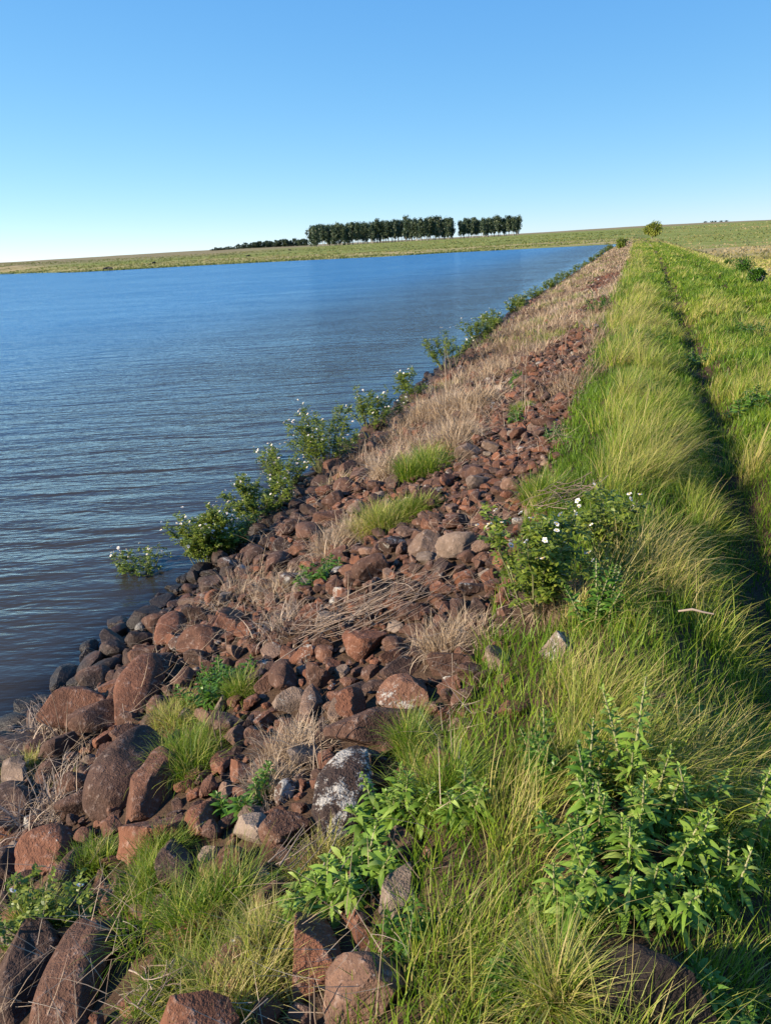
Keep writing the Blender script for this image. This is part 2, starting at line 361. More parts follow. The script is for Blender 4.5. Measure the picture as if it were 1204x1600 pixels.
# ------------------------------------------------------------------ terrain: one sheet out to the horizon
def build_terrain():
    rr = [0.25]
    while rr[-1] < 70: rr.append(rr[-1] * 1.011 + 0.003)
    while rr[-1] < 5200: rr.append(rr[-1] * 1.028)
    rr = np.array(rr)
    aa = np.concatenate([np.arange(-180, -60, 4.0), np.arange(-60, 60, 0.35), np.arange(60, 180, 4.0)])
    A, Rr = np.meshgrid(np.radians(aa), rr)
    X = Rr * np.sin(A); Y = Rr * np.cos(A)
    Z = terrain(X.ravel(), Y.ravel()).reshape(X.shape)
    V = np.stack([X.ravel(), Y.ravel(), Z.ravel()], 1)
    na = len(aa); nr = len(rr)
    i, j = np.meshgrid(np.arange(nr - 1), np.arange(na), indexing='ij'); j2 = (j + 1) % na
    F = np.stack([i * na + j, i * na + j2, (i + 1) * na + j2, (i + 1) * na + j], -1).reshape(-1, 4)[:, ::-1]
    V = np.concatenate([V, [[0, 0, hgt(0, 0.01)]]])
    s, t = st(V[:, 0], V[:, 1]); r = np.hypot(V[:, 0], V[:, 1]); az = az_of(V[:, 0], V[:, 1])
    R0 = shore_r(az)
    far = np.maximum(sstep(60, 120, s) * sstep(-1.0, 0, t), np.maximum(sstep(4.5, 7.0, t), sstep(215, 225, s)))
    far = np.where((t < -1) & (r > R0 * 0.98), 1, far)
    dd = r - R0
    tanl = np.clip(1.3 - np.abs(dd / R0 - 0.22) / 0.40, 0.1, 1) * 0.72
    tanr = np.clip(1.2 - np.abs(r - 70) / 260, 0.3, 1) * 1.0
    tan = np.where(t < 0, tanl, tanr)
    brown = sstep(480, 700, r) * sstep(-2, -12, az) + sstep(900, 1300, r)
    brown = np.clip(brown, 0, 1)
    return tag(link('ground', new_mesh('ground', V, F, M['ground'], {'col': np.stack([far, tan, brown], 1)}, True)), 'earth dam and grassy fields rising to a low skyline', 'ground', kind='structure')
build_terrain()

def build_water():
    ss = np.unique(np.concatenate([np.arange(-40, 30, 0.25), np.arange(30, 120, 1.0), np.arange(120, 300, 4), np.arange(300, 900, 40)]))
    tt = -np.unique(np.concatenate([np.arange(2.5, 8, 0.12), np.arange(8, 20, 1.0), np.arange(20, 120, 10), np.arange(120, 900, 40)]))
    S, T = np.meshgrid(ss, tt, indexing='ij')
    X, Y = xy(S, T)
    d = -terrain(X.ravel(), Y.ravel())
    V = np.stack([X.ravel(), Y.ravel(), 0 * X.ravel()], 1)
    nt_ = len(tt); i, j = np.meshgrid(np.arange(len(ss) - 1), np.arange(nt_ - 1), indexing='ij')
    F = np.stack([i * nt_ + j, i * nt_ + j + 1, (i + 1) * nt_ + j + 1, (i + 1) * nt_ + j], -1).reshape(-1, 4)
    keep = d.reshape(S.shape)
    km = (keep[:-1, :-1] > -0.4) | (keep[1:, 1:] > -0.4)
    F = F[km.ravel()][:, ::-1]
    murk = np.clip(1 - np.exp(-np.maximum(d, 0) * 7.0), 0.25, 1)
    tw = t_water(S).ravel(); calm = 0.35 + 0.65 * sstep(0.2, 3.0, tw - T.ravel())
    return tag(link('water', new_mesh('water', V, F, M['water'], {'murk': murk, 'calm': calm, 'deep': 0.05 * sstep(.5, 5, tw - T.ravel()) + 0.95 * sstep(2.5, 22, tw - T.ravel())})), 'rippled blue lake turning brown beside the stones', 'water', kind='structure')
build_water()

# ------------------------------------------------------------------ rocks
def ico(sub):
    bm_ = bpy.data.meshes.new('tmp')
    import bmesh
    b = bmesh.new(); bmesh.ops.create_icosphere(b, subdivisions=sub, radius=1.0); b.to_mesh(bm_); b.free()
    V = np.zeros(len(bm_.vertices) * 3, np.float32); bm_.vertices.foreach_get('co', V)
    F = np.zeros(len(bm_.polygons) * 3, np.int32); bm_.polygons.foreach_get('vertices', F)
    bpy.data.meshes.remove(bm_)
    return V.reshape(-1, 3).astype(float), F.reshape(-1, 3)
ICO = {k: ico(k) for k in (2, 3, 4, 5)}
def n3(V, f, seed):
    """cheap smooth 3-D noise from three planes"""
    return (vnoise(V[:, 0] * f + 11.3, V[:, 1] * f + seed * 1.7, seed) + vnoise(V[:, 1] * f + 5.1, V[:, 2] * f + seed * 2.3, seed + 1)
            + vnoise(V[:, 2] * f + 3.7, V[:, 0] * f + seed * 0.9, seed + 2)) / 3 - 0.5
def rock_shape(rg, dims, angular, sub):
    V, F = ICO[sub]
    n = 9 if angular > 0.5 else 9
    nr = rg.normal(size=(n, 3)); nr /= np.linalg.norm(nr, axis=1)[:, None]
    if angular > 0.5:   # a few dominant flat faces
        dist = rg.uniform(0.35, 0.75, n)
        p = 60.0
    else:
        dist = rg.uniform(0.52, 0.95, n); p = 22.0
    dots = np.maximum(V @ nr.T, 1e-3)
    inv = dots / dist
    rad = 1.0 / (np.sum(inv ** p, 1) + 1.0) ** (1.0 / p)
    if angular > .5: rad = rad * 1.0
    P = V * rad[:, None]
    P = P / np.abs(P).max(0)
    sd = int(rg.integers(1, 9999))
    off = 1 + (0.12 if angular > 0.5 else 0.30) * n3(V, 1.7, sd) + (0.10 if angular > 0.5 else 0.08) * n3(V, 4.5, sd + 7)
    if sub >= 4: off = off + (0.07 if angular > 0.5 else 0.02) * n3(V, 11, sd + 13)
    P = P * off[:, None] * np.array(dims)
    a = rg.uniform(-0.35, 0.35)
    ca, sa = math.cos(a), math.sin(a)
    P = P @ np.array([[1, 0, 0], [0, ca, -sa], [0, sa, ca]]).T
    return P, F
def rot_axis(P, yaw, tilt=0.0, tdir=0.0):
    Mx = Matrix.Rotation(yaw, 3, 'Z')
    ax = Vector((math.cos(tdir), math.sin(tdir), 0)); Mx = Matrix.Rotation(tilt, 3, ax) @ Mx
    return P @ np.array(Mx).T
ROCKS = []     # x, y, r   (for spacing)
def rock_mesh_data(rg, dims, angular, yaw, tilt, tdir, tone, lichen, pits, sub):
    P, F = rock_shape(rg, dims, angular, sub)
    lpos = P + rg.uniform(-50, 50, 3)
    P = rot_axis(P, yaw, tilt, tdir)
    A = np.tile(np.array([tone, lichen, pits]), (len(P), 1))
    return P, F, A, lpos
def add_rock(x, y, z, data, label, group=None, cat='rock', name='rock'):
    P, F, A, L = data
    me = new_mesh(name, P, F, M['rock'], {'col': A}, True)
    a = me.attributes.new('lpos', 'FLOAT_VECTOR', 'POINT'); a.data.foreach_set('vector', np.ascontiguousarray(L, np.float32).ravel())
    me.set_sharp_from_angle(angle=R(19))
    o = link(name, me, loc=(x, y, z)); tag(o, label, cat, group)
    return o
# hand-placed: (u, v, width px, height px, angular, tone, lichen, pits, tilt in picture (deg, + = leaning right), label)
HAND = [
 (200,1205,92,112,0,.42,.0,.3,35,'largest smooth reddish boulder with a carved hollow, leaning beside the grass clump'),
 (232,1245,72,95,0,.62,.15,.2,25,'tan-topped rounded boulder half under the grass, right of the largest boulder'),
 (118,1228,56,36,0,.55,.0,.3,10,'small wedge-shaped rock, upper of two stacked left of the largest boulder'),
 (120,1260,58,34,0,.42,.0,.3,5,'small dark rock, lower of two stacked left of the largest boulder'),
 (98,1392,58,100,0,.42,.05,.9,32,'long pitted red-brown boulder behind the small white flower'),
 (72,1335,70,66,0,.70,.25,.2,10,'pale tan rounded rock under the tangle of dry stalks'),
 (172,1466,56,52,0,.5,.0,.4,20,'wedge-shaped brown rock above the long speckled boulder'),
 (112,1548,76,160,0,.55,.12,.5,34,'long speckled boulder reaching the lower edge near the corner'),
 (42,1530,86,120,0,.35,.0,.5,20,'dark brown boulder with a black flank in the lower corner'),
 (166,1398,30,48,0,.62,.0,.2,10,'narrow orange-brown rock poking out between grass blades'),
 (12,1262,62,84,0,.35,.0,.3,0,'dark boulder cut off by the picture edge beside the dry stalks'),
 (18,1350,60,60,0,.35,.0,.3,0,'brown rock at the picture edge below the dry stalks'),
 (214,1086,66,86,0,.68,.0,.3,30,'oblong orange-brown boulder standing above the water beside the leafy weed'),
 (146,1064,52,44,0,.4,.05,.3,10,'dark boulder at the water with a shaded right side'),
 (180,1006,36,38,1,.3,.2,.3,0,'lone wet pyramid-shaped stone standing in the shallow water'),
 (228,966,56,46,0,.25,.22,.4,0,'dark wet boulder with a white speck, outermost into the lake'),
 (222,1002,44,34,0,.2,.0,.3,0,'wet grey-green boulder under the white-specked one'),
 (207,1030,30,30,0,.3,.0,.3,0,'small wet brown stone just behind the oblong orange boulder'),
 (268,988,52,52,1,.72,.1,.2,15,'angular tan boulder with a flat bright facet near the water'),
 (310,1006,64,54,0,.6,.0,.4,10,'round red-brown boulder with a deep hollow above the leafy weed'),
 (246,1042,56,52,0,.45,.0,.3,5,'dark square-shouldered boulder below the round hollow one'),
 (358,976,50,54,1,.70,.30,.2,5,'tan boulder with a bright white chip on its face'),
 (335,990,30,44,0,.62,.0,.2,0,'small tan stone squeezed left of the white-chipped boulder'),
 (314,960,54,40,1,.32,.0,.2,0,'dark flat-faced boulder between the white-chipped boulder and the lake'),
 (344,935,44,34,1,.7,.05,.2,0,'light brown sloping rock above the white-chipped boulder'),
 (334,914,40,40,0,.35,.0,.3,0,'dark round boulder just under the flowering bush'),
 (292,957,26,24,0,.5,.0,.3,0,'little round stone tucked beside the dark flat-faced boulder'),
 (248,1104,34,44,0,.6,.0,.2,5,'small tan rounded rock right of the oblong orange boulder'),
 (180,1092,44,46,0,.62,.0,.2,25,'smooth tan rock leaning on the oblong orange boulder'),
 (158,1122,90,44,0,.5,.0,.5,0,'broad flat brown rock under the oblong orange boulder'),
 (235,1135,46,34,0,.3,.0,.3,0,'dark low rock between the flat brown rock and the grass clump'),
 (58,1136,28,46,0,.55,.0,.2,10,'small upright pinkish stone at the water beside dry stalks'),
 (88,1108,26,46,0,.5,.0,.2,0,'narrow upright stone behind the bleached dry stalks'),
 (32,1166,84,26,0,.5,.0,.2,20,'long low brown stone at the water near the picture edge'),
 (432,882,46,54,0,.55,.0,.3,15,'tall rounded brown boulder left of the low leafy weed'),
 (481,831,38,46,0,.55,.0,.3,0,'round brown boulder balanced above a flat one near the lake'),
 (474,861,46,24,0,.62,.0,.3,0,'flat oval tan boulder under the round balanced one'),
 (470,882,40,20,0,.40,.0,.3,0,'grey slab of rock at the foot of the oval boulder'),
 (396,868,40,36,0,.38,.0,.3,0,'dark brown boulder on the lake side of the tall rounded one'),
 (518,735,44,38,0,.6,.0,.3,10,'smooth oval boulder standing out on top beside the tall flowering bush'),
 (505,757,38,28,0,.35,.0,.3,0,'dark oval stone under the smooth oval boulder'),
 (560,742,32,32,0,.5,.0,.3,0,'round brown stone right of the smooth oval boulder'),
 (538,762,36,30,0,.5,.0,.3,0,'rounded brown stone with a pale pebble above it'),
 (522,782,40,34,0,.55,.0,.3,10,'egg-shaped brown boulder below the smooth oval boulder'),
 (515,810,50,32,0,.6,.0,.4,15,'broad reddish boulder above the straw clump'),
 (628,712,40,24,0,.8,.05,.3,0,'pale tan rock lying in straw above the bright grass patch'),
 (614,655,28,18,0,.1,.0,.3,0,'black wet boulder at the foot of the leaning lakeside bush'),
 (586,890,70,46,0,.5,.05,.3,5,'wide rounded brown rock behind the dry twigs'),
 (670,850,78,46,1,.9,.1,.3,0,'square grey-brown block with a dark shaded end'),
 (722,856,82,50,1,.93,.15,.3,20,'pale grey wedge-shaped block right of the square block'),
 (743,742,50,30,0,.5,.0,.3,0,'smooth elongated brown rock among rubble up the bank'),
 (797,757,30,24,0,.85,.1,.1,0,'pale grey rounded stone beside the brown elongated rock'),
 (659,906,28,26,1,.72,.0,.1,0,'small orange angular stone, brightest among the rubble below the blocks'),
 (732,912,40,26,1,.78,.0,.1,0,'brick-red angular stone beside the flowering shrub'),
 (686,908,28,24,1,.5,.75,.2,0,'small stone with a white crusted face among red rubble'),
 (786,936,44,36,1,.65,.0,.2,0,'reddish angular rock half under the flowering shrub'),
 (560,1010,92,56,1,.72,.25,.6,0,'flat reddish-grey slab with a broken front above the brown block'),
 (494,1060,66,50,1,.55,.0,.2,10,'smooth-sided brown block with a straight top edge'),
 (645,1086,110,56,1,.80,.66,.6,15,'broad rock with a glaring white lichen front'),
 (690,1040,80,40,1,.45,.3,.5,10,'dark rock with white specks behind the white-fronted rock'),
 (588,1134,148,58,1,.50,.15,1.,-4,'biggest pitted slab lying flat in front of the white-fronted rock'),
 (738,1056,52,38,1,.5,.45,.5,0,'purple-brown rock with a white rim under the straw tuft'),
 (778,1030,62,34,1,.92,.15,.2,20,'smooth pale grey slab tipped toward the tall grass'),
 (698,1114,52,32,1,.72,.1,.5,0,'rusty orange rock touching the white-fronted rock'),
 (721,1133,42,30,0,.88,.05,.1,0,'rounded pinkish-grey cobble below the rusty orange rock'),
 (732,1092,52,46,1,.55,.5,.5,0,'rock with a white splash on its edge above the rounded cobble'),
 (790,1063,30,28,0,.6,.0,.2,0,'small round brown cobble beside the tall grass edge'),
 (452,1098,58,46,1,.93,.35,.8,10,'pinkish pitted rock near the dark shaded hollow'),
 (489,1104,38,52,1,.88,.5,.8,10,'whitish pitted rock between two pinkish ones'),
 (524,1110,32,36,1,.90,.35,.8,0,'small pale pitted rock at the end of the biggest slab'),
 (556,1078,70,30,1,.25,.0,.3,20,'dark leaning slab behind the pale pitted rocks'),
 (535,1258,100,135,1,.22,.74,.7,25,'tall dark rock with a bright white lichen streak beside leafy weeds'),
 (578,1192,80,46,1,.30,.62,.6,0,'low dark rock with a cream crust capping it, over the lichen-streaked rock'),
 (447,1300,80,62,1,.55,.2,.8,10,'grey-brown cracked rock left of the lichen-streaked rock'),
 (322,1278,56,60,0,.72,.2,.3,20,'tan rounded rock in grass under the straw nest'),
 (372,1150,44,42,1,.85,.15,.5,10,'grey rock peeping out behind the grass clump'),
 (488,1500,112,130,1,.73,.0,.5,25,'large orange-brown split rock in the foreground grass'),
 (560,1560,125,105,1,.84,.25,.8,15,'broad grey-brown rock right of the split rock'),
 (622,1385,62,100,1,.95,.35,.3,30,'pale stone slanting out of the grass verge'),
 (404,1385,40,46,1,.90,.45,.6,0,'cream-crusted stone deep in the grass tussock'),
 (1000,1565,165,100,1,.0,.0,1.,0,'big black-brown pitted rock in deep shade in the foreground'),  # dark rock; the near-black tone puts its shade into the colour
 (876,1008,60,50,1,.95,.7,.3,20,'white lichen-covered rock in the grass edge beyond the shrub'),
 (1010,1100,60,40,1,.35,.0,.4,0,'dark brown rock almost buried in the crest grass'),
 (800,1110,48,40,1,.65,.1,.3,0,'reddish rock partly covered by overhanging grass'),
 (700,1185,70,40,1,.65,.2,.4,0,'flat pinkish rock in the grass below the rounded cobble'),
]
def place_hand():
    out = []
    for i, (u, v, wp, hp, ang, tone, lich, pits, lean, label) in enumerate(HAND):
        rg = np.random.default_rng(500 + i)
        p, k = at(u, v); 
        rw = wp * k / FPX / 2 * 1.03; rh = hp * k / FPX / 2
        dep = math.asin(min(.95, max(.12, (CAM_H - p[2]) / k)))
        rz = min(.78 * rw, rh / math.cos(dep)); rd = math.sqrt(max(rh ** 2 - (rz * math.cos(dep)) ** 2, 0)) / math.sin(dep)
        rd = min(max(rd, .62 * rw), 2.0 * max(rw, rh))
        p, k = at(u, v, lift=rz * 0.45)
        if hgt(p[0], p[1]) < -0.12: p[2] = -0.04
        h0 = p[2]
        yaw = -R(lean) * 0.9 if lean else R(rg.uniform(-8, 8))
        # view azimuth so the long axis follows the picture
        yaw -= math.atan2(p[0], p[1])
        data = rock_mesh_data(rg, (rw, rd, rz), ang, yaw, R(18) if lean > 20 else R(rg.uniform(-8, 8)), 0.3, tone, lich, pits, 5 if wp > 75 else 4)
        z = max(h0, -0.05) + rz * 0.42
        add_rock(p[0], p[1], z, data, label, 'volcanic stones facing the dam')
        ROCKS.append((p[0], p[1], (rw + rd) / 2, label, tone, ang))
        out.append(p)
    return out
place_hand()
NHAND = len(HAND)

def tone_word(t):
    return 'dark' if t < .3 else 'dark brown' if t < .45 else 'red-brown' if t < .62 else 'rusty orange' if t < .8 else 'pale grey'
def scatter_rocks():
    rg = np.random.default_rng(77)
    cell = 0.25; grid = {}
    def key(x, y): return int(math.floor(x / cell)), int(math.floor(y / cell))
    def put(x, y, r): grid.setdefault(key(x, y), []).append((x, y, r))
    for x, y, r, *_ in ROCKS: put(x, y, r * 0.95)
    items = []
    def ok(x, y, r, f):
        kx, ky = key(x, y); n = 2 if r < .2 else 3
        for a in range(kx - n, kx + n + 1):
            for b_ in range(ky - n, ky + n + 1):
                for (px, py, pr) in grid.get((a, b_), ()):
                    if (px - x) ** 2 + (py - y) ** 2 < (f * (pr + r)) ** 2: return False
        return True
    passes = [(0.14, 90, 50, 'w'), (0.115, 500, 50, 'w'), (0.12, 60, 16, 'c'), (0.095, 1100, 50, 'w'), (0.085, 260, 30, 'c'), (0.075, 2200, 50, 'w'), (0.065, 1300, 30, 'c'), (0.055, 6500, 30, 'a'), (0.042, 11000, 18, 'a'), (0.028, 17000, 10, 'a'), (0.08, 700, 0, 'p'), (0.055, 1400, 0, 'p')]
    for r0, n, smax, zone in passes:
        u = rg.random(n); s_ = 0.3 + (smax - 0.3) * u ** 1.5
        if zone == 'p': s_ = rg.uniform(24, 50, n)
        for s in s_:
            tw = float(t_water(s))
            if zone == 'w': t = tw + rg.uniform(-0.16, 1.05)
            elif zone == 'p': t = rg.uniform(-2.4, -.6)
            elif zone == 'c': t = rg.uniform(tw + 1.2, -0.65)
            else: t = rg.uniform(tw - 0.1, -0.5)
            x, y = xy(s, t); r = r0 * rg.uniform(0.82, 1.2)
            if not ok(x, y, r, 0.80): continue
            put(x, y, r); 
            round_ = (t < tw + rg.uniform(0.3, 1.2))
            items.append((x, y, r, round_, s, t))
    # rank by size in the picture
    arr = np.array([(a[0], a[1], a[2]) for a in items])
    H = terrain(arr[:, 0], arr[:, 1])
    u, v, c = project(arr[:, 0], arr[:, 1], H)
    vis = (c > 0.3) & (u > -40) & (u < 1230) & (v < 1640) & (v > 300)
    app = np.where(vis, arr[:, 2] / c, 0)
    order = np.argsort(-app); indiv = set(order[:300 - NHAND].tolist())
    marks = [(x, y, lab) for (x, y, r, lab, *_r) in ROCKS] + PLANT_MARKS
    marks = [q for q in marks if SHORT.get(q[2])]
    parts, lparts = [], []
    used = {}
    for idx, (x, y, r, rnd, s, t) in enumerate(items):
        if idx not in indiv and c[idx] < 0: continue
        ang = 0 if rnd else 1
        q = rg.random()
        if rnd: tone = rg.choice([.2, .35, .45, .55, .62, .7], p=[.12, .2, .22, .22, .14, .10]) + rg.uniform(-.03, .03)
        else: tone = rg.choice([.35, .5, .6, .72, .88, .95], p=[.16, .28, .26, .21, .06, .03]) + rg.uniform(-.03, .03)
        lich = 0.0 if q < .72 else rg.uniform(.1, .45) if q < .94 else rg.uniform(.5, .75)
        dims = (r * rg.uniform(.85, 1.5), r * rg.uniform(.7, 1.05), r * rg.uniform(.5, .9))
        d = float(c[idx])
        sub = 4 if (idx in indiv and app[idx] > 0.028) else 3 if (app[idx] > 0.008) else 2
        data = rock_mesh_data(rg, dims, ang, rg.uniform(0, 6.28), rg.uniform(0, .45), rg.uniform(0, 6.28), tone, lich, rg.choice([.2, .4, .9]), sub)
        z = max(H[idx], -0.10) + dims[2] * rg.uniform(.15, .95)
        if idx in indiv:
            ds = sorted(((x - mx) ** 2 + (y - my) ** 2, mx, my, ml) for mx, my, ml in marks)
            shape = 'rounded' if rnd else 'angular'
            white = 'white-crusted ' if lich > .5 else 'lichen-flecked ' if lich > .2 else ''
            size = 'small' if r < .085 else 'medium' if r < .13 else 'large'
            done = False
            for cand in range(3):
                _, mx, my, ml = ds[cand]
                mu, mv, _c = project(np.array([mx]), np.array([my]), np.array([hgt(mx, my)]))
                du, dv = u[idx] - mu[0], v[idx] - mv[0]
                rel = ('right of' if du > 0 else 'left of') if abs(du) > abs(dv) else ('in front of' if dv > 0 else 'behind')
                short = ' '.join(ml.split()[:9])
                lab = f'{size} {white}{shape} {tone_word(tone)} stone {rel} the {SHORT.get(ml, short)}'
                if lab not in used: done = True; break
            if not done: lab = f'{size} {shape} {tone_word(tone)} stone {rel} the {SHORT.get(ml, short)}, lying in loose rubble'
            lab = ' '.join(lab.split()[:16])
            used[lab] = used.get(lab, 0) + 1
            add_rock(x, y, z, data, lab, 'volcanic stones facing the dam')
        else:
            P, F, A, L = data
            parts.append((P + np.array([x, y, z]), F, A)); lparts.append(L)
    V, F, A = cat_mesh(parts)
    me = new_mesh('rubble', V, F, M['rock'], {'col': A}, True); me.set_sharp_from_angle(angle=R(24))
    a = me.attributes.new('lpos', 'FLOAT_VECTOR', 'POINT'); a.data.foreach_set('vector', np.ascontiguousarray(np.concatenate(lparts), np.float32).ravel())
    o = link('rubble', me); tag(o, 'loose small reddish stones filling the bank between the boulders', 'rubble', kind='stuff')
    print('rocks', len(items), 'dups', sum(1 for k in used.values() if k > 1))

# ------------------------------------------------------------------ blades and leaves
def blades(bx, by, bz, h, yaw, lean, bend, w, tone, dry, seg=3, twist=None, tipw=0.12, rg=rng):
    """ribbons: start at b, lean from vertical, bend further along; returns V,F,A (quads)"""
    n = len(bx); k = seg + 1
    u = np.linspace(0, 1, k)[None, :]
    phi = lean[:, None] + bend[:, None] * u
    dl = (h / seg)[:, None]
    hor = np.zeros((n, k)); ver = np.zeros((n, k))
    pm = (phi[:, 1:] + phi[:, :-1]) / 2
    hor[:, 1:] = np.cumsum(np.sin(pm) * dl, 1); ver[:, 1:] = np.cumsum(np.cos(pm) * dl, 1)
    cx = bx[:, None] + hor * np.cos(yaw)[:, None]; cy = by[:, None] + hor * np.sin(yaw)[:, None]; cz = bz[:, None] + ver
    tw = (yaw + math.pi / 2 + (twist if twist is not None else rg.normal(0, .7, n)))[:, None]
    ww = (w[:, None] * (1 - (1 - tipw) * u ** 1.6)) * 0.5
    dx = np.cos(tw) * ww; dy = np.sin(tw) * ww
    V = np.stack([np.stack([cx - dx, cy - dy, cz], -1), np.stack([cx + dx, cy + dy, cz], -1)], 2).reshape(-1, 3)
    base = (np.arange(n) * (2 * k))[:, None]
    j = np.arange(seg)[None, :] * 2
    F = np.stack([base + j, base + j + 1, base + j + 3, base + j + 2], -1).reshape(-1, 4)
    A = np.stack([np.repeat(tone[:, None], 2 * k, 1), np.repeat(np.broadcast_to(u, (n, k)), 2, 1).reshape(n, 2 * k), np.repeat(dry[:, None], 2 * k, 1)], -1).reshape(-1, 3)
    return V, F, A
WIND = math.atan2(NV[1], NV[0]) - 0.15     # grass leans away from the lake
def tufts(cx, cy, rad, nb, h, tone, dry, wid, leanm=0.25, bendm=0.9, wind=0.6, rg=rng, base=None, seg=4):
    """many tussocks at once. arrays cx,cy,rad,nb,h,tone,dry,wid"""
    idx = np.repeat(np.arange(len(cx)), nb); n = len(idx)
    a = rg.uniform(0, 2 * math.pi, n); q = np.sqrt(rg.random(n))
    bx = cx[idx] + rad[idx] * q * np.cos(a); by = cy[idx] + rad[idx] * q * np.sin(a)
    bz = terrain(bx, by) - 0.01 if base is None else base[idx] + 0 * bx
    hx = np.cos(a) * q * 0.8 + wind * math.cos(WIND) + rg.normal(0, .35, n); hy = np.sin(a) * q * 0.8 + wind * math.sin(WIND) + rg.normal(0, .35, n)
    yaw = np.arctan2(hy, hx); mag = np.hypot(hx, hy)
    lean = leanm * mag + rg.normal(0, .10, n); bend = bendm * (0.4 + mag) * rg.uniform(.4, 1.3, n)
    hh = h[idx] * rg.uniform(.45, 1.12, n)
    tn = np.clip(tone[idx] + rg.normal(0, .14, n), 0, 1); dr = np.clip(dry[idx] + rg.normal(0, .25, n), 0, 1)
    # some blades are wholly dead straw
    dead = rg.random(n) < 0.10 + 0.35 * dry[idx]; tn = np.where(dead, np.clip(tn + .45, 0, 1), tn)
    return blades(bx, by, bz, hh, yaw, lean, bend, wid[idx] * rg.uniform(.5, 1.0, n) * np.where(rg.random(n) < .12, 2.0, 1.15), tn, dr, seg=seg, rg=rg)
def dist(x, y): return np.sqrt(x * x + y * y + 2.5)
def in_view(x, y, z=1.4, margin=120):
    u, v, c = project(x, y, np.full(np.shape(x), z)); return (c > 0.2) & (u > -margin) & (u < 1204 + margin) & (v < 1600 + 260)

